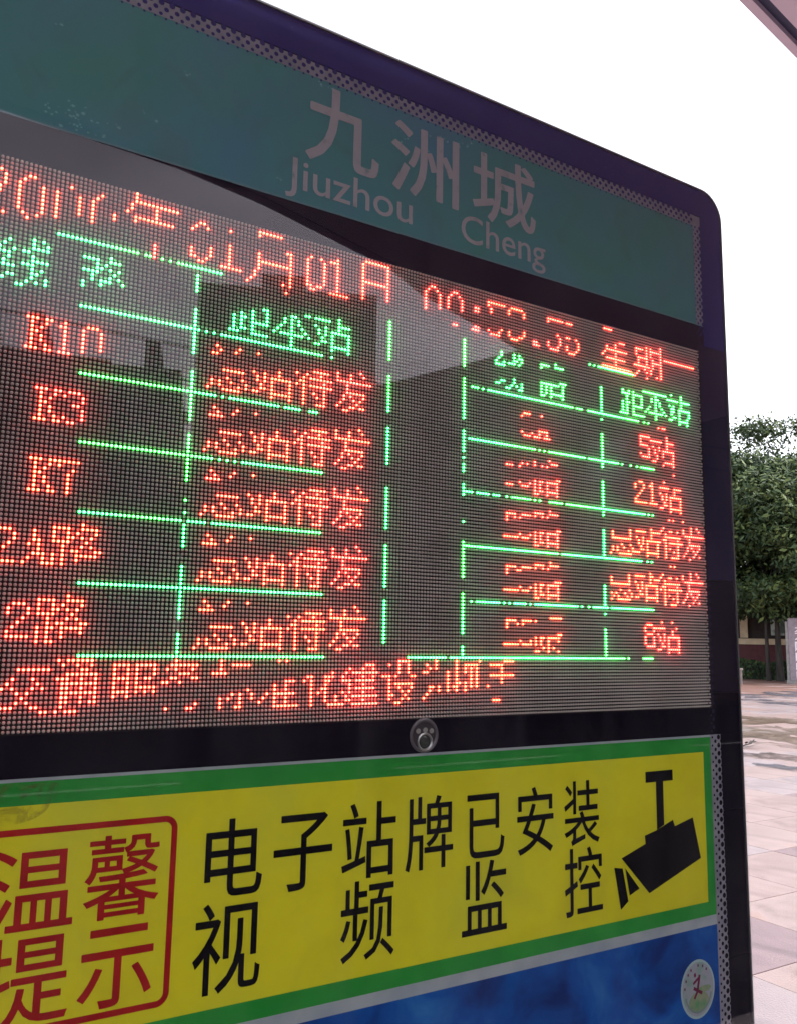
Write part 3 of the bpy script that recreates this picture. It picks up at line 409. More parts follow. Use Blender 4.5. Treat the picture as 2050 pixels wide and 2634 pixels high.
    [-41, 5, 1, -35, 1, 1, -31, 3, 1, -27, 1, 1, 0, 1, 2, 5, 1, 1, 7, 1, 1, 10, 1, 1, 14, 1, 1, 18, 2, 1, 21, 1, 1, 26, 1, 1, 30, 1, 1, 34, 1, 1, 36, 1, 1, 41, 1, 1, 46, 1, 1, 56, 1, 2, 97, 6, 1, 104, 3, 1, 109, 1, 1, 111, 1, 1, 114, 1, 1, 118, 1, 1, 138, 1, 2, 142, 1, 1, 144, 1, 1, 148, 1, 1, 150, 1, 1, 152, 2, 1, 157, 6, 1, 166, 1, 1, 170, 1, 1, 172, 1, 1, 176, 1, 1, 181, 1, 1],
    [0, 1, 2, 5, 1, 1, 7, 1, 1, 12, 1, 1, 14, 1, 1, 16, 2, 1, 21, 6, 1, 30, 1, 1, 36, 1, 1, 40, 1, 1, 44, 2, 1, 47, 2, 1, 56, 1, 2, 109, 1, 1, 111, 2, 1, 114, 5, 1, 138, 1, 2, 141, 1, 1, 144, 6, 1, 157, 1, 1, 162, 1, 1, 166, 1, 1, 172, 1, 1, 175, 1, 1, 180, 1, 1, 183, 1, 1],
    [0, 1, 2, 4, 1, 1, 8, 5, 1, 21, 1, 1, 26, 1, 1, 30, 1, 1, 34, 3, 1, 42, 2, 1, 82, 1, 2, 109, 2, 1, 114, 1, 1, 118, 1, 1, 138, 1, 2, 166, 1, 1, 169, 3, 1, 178, 1, 1],
    [0, 1, 2, 82, 1, 2, 138, 1, 2],
    [-23, 61, 2, 82, 1, 2, 85, 1, 2, 87, 9, 2, 97, 1, 2, 99, 1, 2, 101, 5, 2, 107, 1, 2, 109, 18, 2, 128, 1, 2, 131, 1, 2, 133, 7, 2, 141, 20, 2],
    [0, 1, 2, 56, 1, 2, 82, 1, 2],
    [0, 1, 2, 56, 1, 2, 82, 1, 2, 138, 1, 2],
    [-25, 1, 1, 0, 1, 2, 6, 1, 1, 12, 1, 1, 17, 1, 1, 47, 1, 1, 56, 1, 2, 82, 1, 2],
    [-31, 4, 1, -25, 4, 1, 0, 1, 2, 7, 1, 1, 11, 1, 1, 40, 1, 1, 44, 1, 1, 48, 1, 1, 56, 1, 2, 82, 1, 2, 115, 5, 1, 164, 1, 1, 169, 1, 1],
    [-36, 3, 1, -31, 1, 1, -28, 1, 1, -26, 1, 1, -22, 1, 1, 0, 1, 2, 5, 4, 1, 33, 5, 1, 40, 1, 1, 44, 1, 1, 56, 1, 2, 82, 1, 2, 98, 4, 1, 104, 4, 1, 109, 1, 1, 157, 3, 1],
    [-37, 1, 1, -33, 1, 1, -31, 1, 1, -28, 2, 1, -25, 1, 1, -23, 1, 1, 0, 1, 2, 28, 1, 1, 31, 1, 1, 35, 1, 1, 40, 11, 1, 56, 1, 2, 82, 1, 2, 98, 1, 1, 102, 1, 1, 104, 1, 1, 156, 1, 1, 160, 6, 1, 171, 1, 1],
    [-37, 1, 1, -33, 1, 1, -31, 4, 1, -24, 1, 1, 0, 1, 2, 23, 1, 1, 30, 1, 1, 32, 7, 1, 43, 1, 1, 56, 1, 2, 82, 1, 2, 98, 1, 1, 138, 1, 2, 156, 1, 1, 160, 1, 1, 169, 1, 1],
    [-34, 1, 1, -29, 1, 1, -25, 1, 1, -23, 1, 1, 16, 1, 1, 19, 1, 1, 23, 1, 1, 29, 2, 1, 36, 1, 1, 43, 1, 1, 56, 1, 2, 82, 1, 2, 138, 1, 2, 157, 3, 1, 162, 1, 1, 165, 1, 1, 169, 1, 1],
    [-35, 1, 1, -29, 1, 1, -27, 2, 1, -22, 2, 1, 8, 6, 1, 17, 1, 1, 19, 1, 1, 21, 6, 1, 28, 1, 1, 30, 1, 1, 32, 7, 1, 43, 6, 1, 56, 1, 2, 82, 1, 2, 118, 2, 1, 138, 1, 2, 156, 1, 1, 160, 1, 1, 163, 1, 1, 165, 1, 1, 167, 6, 1],
    [-36, 1, 1, -31, 1, 1, -29, 2, 1, -26, 5, 1, 17, 1, 1, 19, 1, 1, 21, 1, 1, 26, 1, 1, 30, 1, 1, 36, 1, 1, 42, 1, 1, 44, 1, 1, 48, 1, 1, 56, 1, 2, 109, 1, 1, 111, 2, 1, 114, 5, 1, 138, 1, 2, 156, 1, 1, 160, 1, 1, 163, 1, 1, 165, 1, 1, 167, 1, 1, 172, 1, 1],
    [-37, 1, 1, -31, 1, 1, -29, 1, 1, -26, 1, 1, -22, 1, 1, 0, 1, 2, 9, 1, 1, 13, 1, 1, 18, 1, 1, 21, 1, 1, 26, 1, 1, 30, 1, 1, 33, 1, 1, 36, 1, 1, 42, 1, 1, 45, 1, 1, 47, 1, 1, 56, 1, 2, 103, 1, 1, 107, 1, 1, 109, 1, 1, 111, 1, 1, 114, 1, 1, 118, 1, 1, 138, 1, 2, 156, 1, 1, 160, 1, 1, 164, 1, 1, 167, 1, 1, 172, 1, 1],
    [-37, 5, 1, -31, 1, 1, -29, 1, 1, -26, 1, 1, 0, 1, 2, 5, 1, 1, 7, 1, 1, 10, 1, 1, 14, 1, 1, 18, 2, 1, 21, 1, 1, 26, 1, 1, 30, 1, 1, 34, 1, 1, 36, 1, 1, 41, 1, 1, 46, 1, 1, 56, 1, 2, 97, 6, 1, 104, 4, 1, 109, 1, 1, 111, 1, 1, 114, 1, 1, 138, 1, 2, 157, 4, 1, 164, 2, 1, 167, 1, 1, 172, 1, 1],
    [-31, 1, 1, -29, 2, 1, 0, 1, 2, 5, 1, 1, 7, 1, 1, 12, 1, 1, 14, 1, 1, 16, 2, 1, 21, 6, 1, 30, 1, 1, 36, 1, 1, 40, 1, 1, 44, 2, 1, 47, 2, 1, 82, 1, 2, 112, 1, 1, 114, 1, 1, 116, 1, 1, 138, 1, 2, 162, 2, 1, 167, 6, 1],
    [0, 1, 2, 4, 1, 1, 8, 5, 1, 21, 1, 1, 26, 1, 1, 30, 1, 1, 34, 3, 1, 42, 2, 1, 82, 1, 2, 109, 2, 1, 114, 1, 1, 118, 1, 1, 138, 1, 2, 167, 1, 1, 172, 1, 1],
    [0, 1, 2, 82, 1, 2, 138, 1, 2],
    [-22, 61, 2, 64, 13, 2, 78, 69, 2, 148, 1, 2, 155, 5, 2],
    [-26, 1, 1, -24, 6, 1, 0, 1, 1, 11, 1, 1, 26, 1, 1, 28, 1, 1, 61, 4, 1, 73, 1, 1, 80, 1, 1, 88, 1, 1, 97, 4, 1],
    [-25, 1, 1, -22, 1, 1, -19, 1, 1, -14, 4, 1, -9, 5, 1, -1, 7, 1, 11, 1, 1, 14, 5, 1, 51, 3, 1, 58, 1, 1, 61, 1, 1, 64, 1, 1, 70, 1, 1, 73, 1, 1, 80, 1, 1, 83, 5, 1, 92, 5, 1],
    [-34, 7, 1, -21, 2, 1, -14, 1, 1, -11, 1, 1, -9, 1, 1, -5, 1, 1, -2, 1, 1, 0, 1, 1, 4, 1, 1, 11, 1, 1, 46, 1, 1, 50, 1, 1, 53, 1, 1, 61, 1, 1, 64, 1, 1, 71, 1, 1, 73, 1, 1, 80, 1, 1, 83, 1, 1, 85, 1, 1, 87, 1, 1, 96, 1, 1],
    [-24, 7, 1, -14, 1, 1, -11, 1, 1, -9, 1, 1, -5, 1, 1, 1, 3, 1, 9, 4, 1, 41, 1, 1, 45, 1, 1, 47, 8, 1, 61, 1, 1, 64, 1, 1, 69, 2, 1, 77, 1, 1, 80, 1, 1, 83, 1, 1, 85, 1, 1, 87, 1, 1, 96, 1, 1],
    [-35, 1, 1, -31, 1, 1, -26, 3, 1, -21, 1, 1, -18, 1, 1, -14, 4, 1, -9, 1, 1, -7, 2, 1, -1, 2, 1, 4, 2, 1, 34, 2, 1, 39, 3, 1, 44, 1, 1, 50, 1, 1, 53, 1, 1, 56, 3, 1, 60, 1, 1, 65, 2, 1, 77, 1, 1, 80, 1, 1, 85, 1, 1, 87, 1, 1, 92, 9, 1],
    [-36, 1, 1, -30, 1, 1, -25, 8, 1, -14, 1, 1, -11, 1, 1, -9, 1, 1, -3, 2, 1, 1, 1, 1, 28, 3, 1, 33, 1, 1, 35, 1, 1, 39, 2, 1, 44, 3, 1, 48, 6, 1, 58, 1, 1, 77, 1, 1, 80, 1, 1, 85, 1, 1, 87, 1, 1, 96, 1, 1],
    [-37, 1, 1, -35, 1, 1, -31, 1, 1, -29, 1, 1, -25, 2, 1, -21, 1, 1, -18, 1, 1, -14, 1, 1, -11, 1, 1, -9, 5, 1, 25, 1, 1, 28, 1, 1, 35, 1, 1, 39, 1, 1, 46, 1, 1, 50, 1, 1, 58, 1, 1, 60, 6, 1, 77, 1, 1, 80, 2, 1, 83, 1, 1, 85, 1, 1, 87, 1, 1, 96, 1, 1],
    [-34, 1, 1, -32, 1, 1, -25, 8, 1, -14, 4, 1, -9, 1, 1, -7, 1, 1, -5, 1, 1, 18, 1, 1, 25, 1, 1, 28, 1, 1, 35, 1, 1, 38, 2, 1, 46, 1, 1, 48, 6, 1, 58, 1, 1, 61, 1, 1, 65, 1, 1, 71, 2, 1, 74, 1, 1, 77, 1, 1, 79, 2, 1, 83, 1, 1, 85, 1, 1, 87, 1, 1, 91, 1, 1],
    [-33, 1, 1, -25, 2, 1, -21, 1, 1, -18, 1, 1, -14, 1, 1, -11, 1, 1, 14, 1, 1, 16, 1, 1, 19, 1, 1, 23, 1, 1, 25, 6, 1, 35, 1, 1, 37, 1, 1, 39, 1, 1, 44, 1, 1, 46, 1, 1, 50, 1, 1, 58, 1, 1, 62, 1, 1, 64, 1, 1, 71, 1, 1, 74, 1, 1, 77, 1, 1, 80, 1, 1, 83, 1, 1],
    [-34, 1, 1, -32, 1, 1, -25, 2, 1, -21, 1, 1, -19, 2, 1, 11, 1, 1, 13, 1, 1, 16, 1, 1, 19, 1, 1, 22, 1, 1, 25, 1, 1, 28, 1, 1, 35, 1, 1, 39, 1, 1, 42, 1, 1, 45, 1, 1, 47, 8, 1, 58, 2, 1, 63, 1, 1, 70, 1, 1],
    [-38, 4, 1, -31, 2, 1, -25, 1, 1, 5, 1, 1, 11, 1, 1, 16, 1, 1, 21, 1, 1, 25, 1, 1, 28, 1, 1, 35, 1, 1, 39, 1, 1, 42, 1, 1, 45, 2, 1, 50, 1, 1, 58, 1, 1, 62, 1, 1, 64, 1, 1, 69, 1, 1],
    [-29, 2, 1, -26, 1, 1, -24, 3, 1, -2, 1, 1, 3, 2, 1, 11, 1, 1, 15, 2, 1, 25, 7, 1, 35, 1, 1, 40, 5, 1, 47, 8, 1, 60, 2, 1, 93, 3, 1],
    [],
    [],
    [],
    [],
]
m_mask = mat('black_matrix_mask', (0.020, 0.013, 0.015), 0.6, spec=.1)
m_off = noise_mat('unlit_lamp_resin', [(0.47, 0.39, 0.375), (0.62, 0.52, 0.50)], 14, 0.4, 4)
def lamp_mat(name, col, col2, s, base):
    m = mat(name, base, .4, emis=col, es=s); L = m.node_tree.links; b = m.node_tree.nodes['Principled BSDF']
    tc = node(m, 'ShaderNodeTexCoord'); n1 = node(m, 'ShaderNodeTexNoise', Scale=190.0, Detail=1); n2 = node(m, 'ShaderNodeTexNoise', Scale=5.0, Detail=2)
    mr = node(m, 'ShaderNodeMapRange'); mr.inputs['From Min'].default_value = .3; mr.inputs['From Max'].default_value = .7; mr.inputs['To Min'].default_value = s * .75; mr.inputs['To Max'].default_value = s * 1.3
    r = node(m, 'ShaderNodeValToRGB'); e = r.color_ramp.elements; e[0].position = .42; e[0].color = (*col, 1); e[1].position = .58; e[1].color = (*col2, 1)
    L.new(tc.outputs['Object'], n1.inputs['Vector']); L.new(tc.outputs['Object'], n2.inputs['Vector']); L.new(n1.outputs['Fac'], mr.inputs['Value']); L.new(mr.outputs[0], b.inputs['Emission Strength'])
    L.new(n2.outputs['Fac'], r.inputs[0]); L.new(r.outputs[0], b.inputs['Emission Color'])
    return m
m_redt = lamp_mat('lit_red_lamp_tip', (1.0, 0.10, 0.065), (1.0, 0.13, 0.06), 5.2, (.5, .05, .03))
m_grnt = lamp_mat('lit_green_lamp_tip', (0.20, 1.0, 0.30), (0.16, 1.0, 0.42), 2.8, (.05, .4, .15))
m_redl = lamp_mat('lit_red_lamp', (1.0, 0.024, 0.020), (1.0, 0.038, 0.018), 4.4, (.5, .05, .03))
m_grnl = lamp_mat('lit_green_lamp', (0.05, 1.0, 0.06), (0.03, 1.0, 0.16), 2.3, (.05, .4, .15))
q = MB(); slab(q, -150, -47.6, 188.4, 80.7, -1.6, -0.02); matrix = B(q, 'dot_matrix_display', m_mask)
def lamps(name, cells, m):
    """low six-sided domes, all in one mesh"""
    n = len(cells); cells = np.array(cells, float); k = np.arange(6) * math.pi / 3 + .3
    rb, rt, h = 0.39, 0.27, 0.42
    base = np.zeros((n, 12, 3))
    for j in range(6):
        for idx, rr_, hh in ((j, rb, 0.0), (6 + j, rt, h)):
            base[:, idx, 0] = (cells[:, 0] + rr_ * math.cos(k[j])) * P
            base[:, idx, 2] = Z0 - (cells[:, 1] - rr_ * math.sin(k[j])) * P
            base[:, idx, 1] = -hh * P
    base -= np.array(BO)
    me = bpy.data.meshes.new(name); me.vertices.add(n * 12); me.vertices.foreach_set('co', base.ravel())
    fl = []; 
    for j in range(6): fl.append([j, (j + 1) % 6, 6 + (j + 1) % 6, 6 + j])
    quad = np.array(fl).ravel(); hexa = np.arange(6, 12); one = np.concatenate([quad, hexa])
    loops = (one[None, :] + np.arange(n)[:, None] * 12).ravel()
    me.loops.add(len(loops)); me.loops.foreach_set('vertex_index', loops)
    cnt = np.array([4] * 6 + [6]); st = np.concatenate([[0], np.cumsum(cnt)[:-1]])
    me.polygons.add(n * 7)
    me.polygons.foreach_set('loop_start', (st[None, :] + np.arange(n)[:, None] * len(one)).ravel())
    me.polygons.foreach_set('loop_total', np.tile(cnt, n))
    me.polygons.foreach_set('use_smooth', [True] * (n * 7))
    me.update(calc_edges=True)
    for mm in (m if isinstance(m, list) else [m]): me.materials.append(mm)
    if isinstance(m, list): me.polygons.foreach_set('material_index', np.tile(np.array([0] * 6 + [1]), n))
    o = bpy.data.objects.new(name, me); C.objects.link(o); o.parent = matrix
    return tag(o, kind='stuff')
un, rl, gl = [], [], []
for j, row in enumerate(MATRIX):
    lit = {}
    for k in range(0, len(row), 3):
        for i in range(row[k], row[k] + row[k + 1]): lit[i] = row[k + 2]
    for i in range(-82, 188): (un, rl, gl)[lit.get(i, 0)].append((i, j - 47))
tag(lamps('unlit_lamp', un, m_off)); lamps('red_lamp', rl, [m_redl, m_redt]); lamps('green_lamp', gl, [m_grnl, m_grnt])
# dark fade dots printed on the glass margin over the display edge
pts = []
for k in range(54):
    r = -56 + k * 2.7
    if r > 88: break
    pts += [(188.2, r, .75), (187.0, r + 1.35, .5), (185.9, r, .3)]
q = MB(); dots(q, pts, 2.0); tag(B(q, 'margin_dot', m_indigo, matrix), kind='stuff')

def disc(mb, c, r, a, b, o, n=40, m=0): mb.poly([W(c + a * math.cos(2 * math.pi * k / n), r + b * math.sin(2 * math.pi * k / n), o) for k in range(n)][::-1], m)
# --- yellow notice about the camera
m_white = noise_mat('pale_grey_print', [(0.33, 0.35, 0.40), (0.42, 0.43, 0.46)], 20, .5, spec=.03)
m_green = noise_mat('green_border_print', [(0.018, 0.25, 0.036), (0.045, 0.32, 0.060)], 14, .5, 4, (1, 1, 1), (.3, .7), spec=.03)
m_yel = noise_mat('yellow_print', [(0.62, 0.53, 0.016), (0.74, 0.65, 0.024), (0.66, 0.62, 0.045)], 6, .5, 8, (1, 1, 1), (.25, .75), spec=.03)
m_redp = noise_mat('dark_red_print', [(0.34, 0.010, 0.012), (0.44, 0.018, 0.018)], 30, .5, spec=.03)
m_ink = mat('black_ink', (0.004, 0.003, 0.005), .45, spec=.03)
q = MB(); slab(q, XL, 89.6, 191.6, RB - .6, -1.6, 0); B(q, 'lower_backing', m_white)
q = MB(); slab(q, XL, 90.3, 186.4, 147.6, -.2, .3); notice = B(q, 'camera_notice', m_green)
q = MB(); rect(q, XL, 95.1, 182.6, 143.2, .6); B(q, 'yellow_field', m_yel, notice)
def outline(c0, r0, c1, r1, rr_, wd, o):
    a = rrect(c0, r0, c1, r1, rr_, o); b = rrect(c0 + wd, r0 + wd, c1 - wd, r1 - wd, rr_ - wd, o); mb = MB(); n = len(a)
    for i in range(n): j = (i + 1) % n; mb.poly([a[i], a[j], b[j], b[i]])
    return mb
B(outline(-52, 99.8, 2.4, 140.4, 2.9, 1.35, .9), 'red_outline', m_redp, notice)
for ch, c0, r0, c1, r1 in [('温', -36.6, 104.0, -19.4, 120.4), ('馨', -17.4, 102.9, -1.2, 120.4), ('提', -36.8, 121.2, -19.2, 138.6), ('示', -17.4, 122.2, -1.6, 138.4)]:
    character(ch, c0, r0, c1, r1, .9, m_redp, notice, .11)
for ch, c0, r0, c1, r1 in [('电', 9.3, 101.8, 23.6, 119.3), ('子', 26.4, 102.3, 42.3, 120.3), ('站', 45.0, 101.0, 60.9, 119.8), ('牌', 63.9, 100.9, 79.2, 119.9),
                           ('已', 83.9, 101.8, 97.0, 118.9), ('安', 101.6, 101.2, 115.4, 119.9), ('装', 119.6, 100.7, 133.9, 119.4),
                           ('视', 7.4, 120.4, 23.9, 140.2), ('频', 45.2, 120.2, 60.9, 139.4), ('监', 82.3, 119.7, 97.8, 138.8), ('控', 119.5, 120.1, 134.8, 139.3)]:
    character(ch, c0, r0, c1, r1, .9, m_ink, notice, .09)
sym = MB()
for poly in ([(154.4, 99.9), (154.4, 103.3), (167.1, 103.3), (167.1, 99.9)], [(159.1, 103.3), (159.1, 118.2), (162.5, 116.9), (162.5, 103.3)],
             [(153.4, 119.4), (153.7, 121.9), (143.0, 125.1), (154.9, 136.9), (179.6, 129.0), (176.2, 115.8), (167.5, 117.8), (166.6, 115.7), (159.1, 118.2)],
             [(139.8, 127.5), (143.4, 128.1), (145.6, 138.0), (142.3, 140.1)], [(144.5, 128.2), (150.6, 134.9), (146.2, 136.4)]):
    sym.poly([W(c, r, .9) for c, r in poly])
B(sym, 'camera_symbol', m_ink, notice)
q = MB(); rect(q, XL, 89.6, 186.6, 90.3, .5); rect(q, XL, 147.6, 187.2, 150.7, .5); B(q, 'pale_rule', m_white, notice)
# old damp stains on the notice, thin and ragged
def mottled(name, col, lo, hi, amax, sc):
    m = mat(name, col, .6, spec=.03); b_ = m.node_tree.nodes['Principled BSDF']; L = m.node_tree.links
    tc_ = node(m, 'ShaderNodeTexCoord'); n_ = node(m, 'ShaderNodeTexNoise', Scale=sc, Detail=10, Roughness=.65, Distortion=1.0)
    r_ = node(m, 'ShaderNodeMapRange'); r_.inputs['From Min'].default_value = lo; r_.inputs['From Max'].default_value = hi; r_.inputs['To Max'].default_value = amax
    L.new(tc_.outputs['Object'], n_.inputs['Vector']); L.new(n_.outputs['Fac'], r_.inputs['Value']); L.new(r_.outputs[0], b_.inputs['Alpha']); return m
m_damp = mottled('brown_damp_stain', (0.22, 0.14, 0.06), .48, .72, .55, 30)
m_grime = mottled('grey_grime', (0.16, 0.14, 0.09), .50, .80, .08, 9)
q = MB(); disc(q, -34, 94.6, 8.5, 4.2, 1.4); disc(q, -27, 92.6, 6.0, 2.0, 1.45); B(q, 'damp_stain', m_damp, notice)
q = MB(); rect(q, XL, 90.4, 186.3, 147.5, 1.6); B(q, 'grime', m_grime, notice)
q = MB(); rect(q, XL, -96.3, 186.9, -57.7, 1.2); B(q, 'grime', mottled('pale_grime', (0.30, 0.33, 0.36), .54, .8, .22, 9), namep)
q = MB()
for k in range(60):
    c_, r_, s_ = random.uniform(CL + 110, 200), random.uniform(-111, -101.5), random.uniform(.05, .22)
    q.poly([W(c_ + s_ * math.cos(t), r_ + s_ * math.sin(t), .9) for t in (5, 4, 3, 2, 1, 0)])
tag(B(q, 'paint_chip', mat('chipped_print', (.16, .14, .24), .5)), kind='stuff')
# dotted margin at the right of the lower panels
q = MB(); slab(q, 186.5, 89.6, 191.7, RB - .6, 0.05, .8); bandl = B(q, 'dotted_margin', m_frit)
pts = []
for k in range(90):
    r = 90.5 + k * 2.72
    pts += [(190.6, r, .84), (188.9, r + 1.36, .62), (187.4, r, .40)]
    pts += [(191.9, r + 1.36, .6)]
q = MB(); dots(q, pts, 1.0, 10); tag(B(q, 'margin_dot', m_black, bandl), kind='stuff')

# --- blue poster with the emblem
m_blue = noise_mat('cloudy_blue_poster', [(0.006, 0.030, 0.17), (0.008, 0.085, 0.36), (0.035, 0.17, 0.46)], 11, .5, 7, (1, 1, 1), (.32, .72), dist=.5, spec=.03)
q = MB(); slab(q, XL, 150.7, 186.5, RB - 2, 0.05, .4); poster = B(q, 'blue_poster', m_blue)
EC, ER = 176.1, 168.9
q = MB(); disc(q, EC, ER, 8.1, 8.9, .7); emb = B(q, 'emblem', mat('emblem_rim', (0.36, 0.47, 0.48), .5, spec=.03), poster)
m_emb = noise_mat('emblem_pale_tint', [(0.30, 0.32, 0.35), (0.36, 0.34, 0.40), (0.24, 0.33, 0.30)], 60, .5, 3, (1, 1, 1), (.3, .7), spec=.03)
q = MB(); disc(q, EC, ER, 7.4, 8.1, 1.0); emb2 = emb
o = B(q, 'emblem_face', m_emb, poster)
q = MB(); disc(q, EC + .2, ER + 3.9, 4.8, 3.2, 1.15, 24); disc(q, EC + 3.0, ER + .3, 3.2, 1.0, 1.12, 20); B(q, 'emblem_landscape', noise_mat('emblem_green', [(0.13, 0.27, 0.14), (0.30, 0.30, 0.20)], 80, .5, spec=.03), poster)
q = MB()
def stroke(mb, a, b, wd, o=1.3):
    a = Vector(a); b = Vector(b); d = (b - a).normalized(); n_ = Vector((-d.y, d.x)) * wd / 2
    mb.poly([W(p.x, p.y, o) for p in (a + n_, b + n_, b - n_, a - n_)])
stroke(q, (EC - 2.2, ER - .6), (EC + 1.8, ER + 1.5), 1.0); stroke(q, (EC + .8, ER - 4.2), (EC - .4, ER + .6), 1.0)
stroke(q, (EC - .4, ER + .5), (EC - 2.0, ER + 2.6), .9, 1.35); stroke(q, (EC - 2.4, ER - 1.9), (EC + .4, ER - 3.4), .8, 1.4); disc(q, EC - 1.4, ER - 4.4, .55, .7, 1.3, 8)
B(q, 'emblem_figure', mat('emblem_plum', (0.16, 0.020, 0.060), .5, spec=.03), poster)
q = MB()
for t in (188, 207, 224, 240, 272, 292, 310): disc(q, EC + 6.4 * math.cos(rad(t)), ER + 7.1 * math.sin(rad(t)), .42, .5, 1.3, 6)
B(q, 'emblem_lettering', mat('emblem_letter_red', (0.16, 0.06, 0.09), .5, spec=.03), poster)
q = MB()
for k in range(30):
    t0, t1 = rad(15 + k * 5), rad(20 + k * 5)
    q.poly([W(EC + a * math.cos(t), ER + a * 1.1 * math.sin(t), 1.25) for a, t in ((6.6, t0), (6.6, t1), (6.0, t1), (6.0, t0))])
B(q, 'emblem_band', mat('emblem_band_grey', (0.20, 0.25, 0.24), .5, spec=.03), poster)

# --- dome camera in the rail below the display
camt_c, camt_r = 69.3, 84.9
m_chrome = mat('dull_chrome', (0.42, 0.38, 0.40), .28, .9)
m_lens = mat('lens_glass', (0.05, 0.05, 0.045), .12, spec=.6)
def ringm(c, r, ra, rb_, o, h, n=36):
    mb = MB(); prof = [(ra, 0), (ra, h * .7), (ra * .5 + rb_ * .5, h), (rb_, h * .6), (rb_, 0)]
    for k in range(n):
        t0, t1 = 2 * math.pi * k / n, 2 * math.pi * (k + 1) / n
        for (r0, h0), (r1, h1) in zip(prof, prof[1:]):
            mb.poly([W(c + r0 * math.cos(t0), r + r0 * math.sin(t0), o + h0), W(c + r1 * math.cos(t0), r + r1 * math.sin(t0), o + h1), W(c + r1 * math.cos(t1), r + r1 * math.sin(t1), o + h1), W(c + r0 * math.cos(t1), r + r0 * math.sin(t1), o + h0)])
    return mb
q = MB(); disc(q, camt_c, camt_r, 4.3, 4.3, .6, 36); dome = B(q, 'dome_camera', mat('camera_well', (0.045, 0.036, 0.044), .35))
B(ringm(camt_c, camt_r, 4.6, 3.7, .5, 1.7), 'camera_bezel', mat('bezel_metal', (0.20, 0.175, 0.20), .35, .7), dome, smooth=True)
B(ringm(camt_c + .2, camt_r + 1.7, 2.45, 1.85, .8, 2.2), 'lens_ring', m_chrome, dome, smooth=True)
q = MB(); N = 20
for a in range(4):
    for k in range(N):
        r0, r1 = 1.75 * math.sin(rad(a * 22.5)), 1.75 * math.sin(rad(a * 22.5 + 22.5)); h0, h1 = 1.6 * math.cos(rad(a * 22.5)), 1.6 * math.cos(rad(a * 22.5 + 22.5))
        t0, t1 = 2 * math.pi * k / N, 2 * math.pi * (k + 1) / N
        q.poly([W(camt_c + .2 + r0 * math.cos(t0), camt_r + 1.7 + r0 * math.sin(t0), 1 + h0), W(camt_c + .2 + r0 * math.cos(t1), camt_r + 1.7 + r0 * math.sin(t1), 1 + h0), W(camt_c + .2 + r1 * math.cos(t1), camt_r + 1.7 + r1 * math.sin(t1), 1 + h1), W(camt_c + .2 + r1 * math.cos(t0), camt_r + 1.7 + r1 * math.sin(t0), 1 + h1)])
B(q, 'lens', m_lens, dome, smooth=True)
for (a, b) in ((-1.9, -1.2), (0.35, -1.4), (2.4, -1.1)):
    q = MB(); disc(q, camt_c + a, camt_r + b, .75, .7, 1.2, 14); B(q, 'infrared_lamp', mat('infrared_lamp', (0.33, 0.29, 0.29), .3), dome)

# --- the glass over everything
m_glass = bpy.data.materials.new('front_glass'); m_glass.use_nodes = True; nt = m_glass.node_tree; nt.nodes.clear()
out = nt.nodes.new('ShaderNodeOutputMaterial'); mx = nt.nodes.new('ShaderNodeMixShader'); tr = nt.nodes.new('ShaderNodeBsdfTransparent'); gl_ = nt.nodes.new('ShaderNodeBsdfGlossy')
fr = nt.nodes.new('ShaderNodeFresnel'); fr.inputs['IOR'].default_value = 1.52; mu = nt.nodes.new('ShaderNodeMath'); mu.operation = 'MULTIPLY'; mu.inputs[1].default_value = 0.68
tr.inputs['Color'].default_value = (0.95, 0.955, 0.95, 1); gl_.inputs['Roughness'].default_value = 0.012; gl_.inputs['Color'].default_value = (1.0, 0.89, 0.97, 1)
nt.links.new(fr.outputs[0], mu.inputs[0]); nt.links.new(mu.outputs[0], mx.inputs[0]); nt.links.new(tr.outputs[0], mx.inputs[1]); nt.links.new(gl_.outputs[0], mx.inputs[2])
tcn = nt.nodes.new('ShaderNodeTexCoord'); nzn = nt.nodes.new('ShaderNodeTexNoise'); nzn.inputs['Scale'].default_value = 1.6; nzn.inputs['Detail'].default_value = 1
bpn = nt.nodes.new('ShaderNodeBump'); bpn.inputs['Strength'].default_value = 0.04; bpn.inputs['Distance'].default_value = 0.01
nt.links.new(tcn.outputs['Object'], nzn.inputs['Vector']); nt.links.new(nzn.outputs['Fac'], bpn.inputs['Height']); nt.links.new(bpn.outputs[0], gl_.inputs['Normal'])
# thin uneven film of dust and wiped streaks on the glass
df = nt.nodes.new('ShaderNodeBsdfDiffuse'); df.inputs['Color'].default_value = (0.42, 0.38, 0.42, 1)
mpf = nt.nodes.new('ShaderNodeMapping'); mpf.inputs['Scale'].default_value = (5.0, 5.0, 1.3); mpf.inputs['Rotation'].default_value = (0, rad(18), 0)
nf = nt.nodes.new('ShaderNodeTexNoise'); nf.inputs['Scale'].default_value = 2.2; nf.inputs['Detail'].default_value = 9; nf.inputs['Distortion'].default_value = 1.2
rf = nt.nodes.new('ShaderNodeMapRange'); rf.inputs['From Min'].default_value = 0.42; rf.inputs['From Max'].default_value = 0.75; rf.inputs['To Min'].default_value = 0.0; rf.inputs['To Max'].default_value = 0.022
mf = nt.nodes.new('ShaderNodeMixShader')
nt.links.new(tcn.outputs['Object'], mpf.inputs['Vector']); nt.links.new(mpf.outputs[0], nf.inputs['Vector']); nt.links.new(nf.outputs['Fac'], rf.inputs['Value']); nt.links.new(rf.outputs[0], mf.inputs[0])
nt.links.new(mx.outputs[0], mf.inputs[1]); nt.links.new(df.outputs[0], mf.inputs[2]); nt.links.new(mf.outputs[0], out.inputs[0])
m_gedge = bpy.data.materials.new('glass_edge'); m_gedge.use_nodes = True; nt = m_gedge.node_tree; nt.nodes.clear()
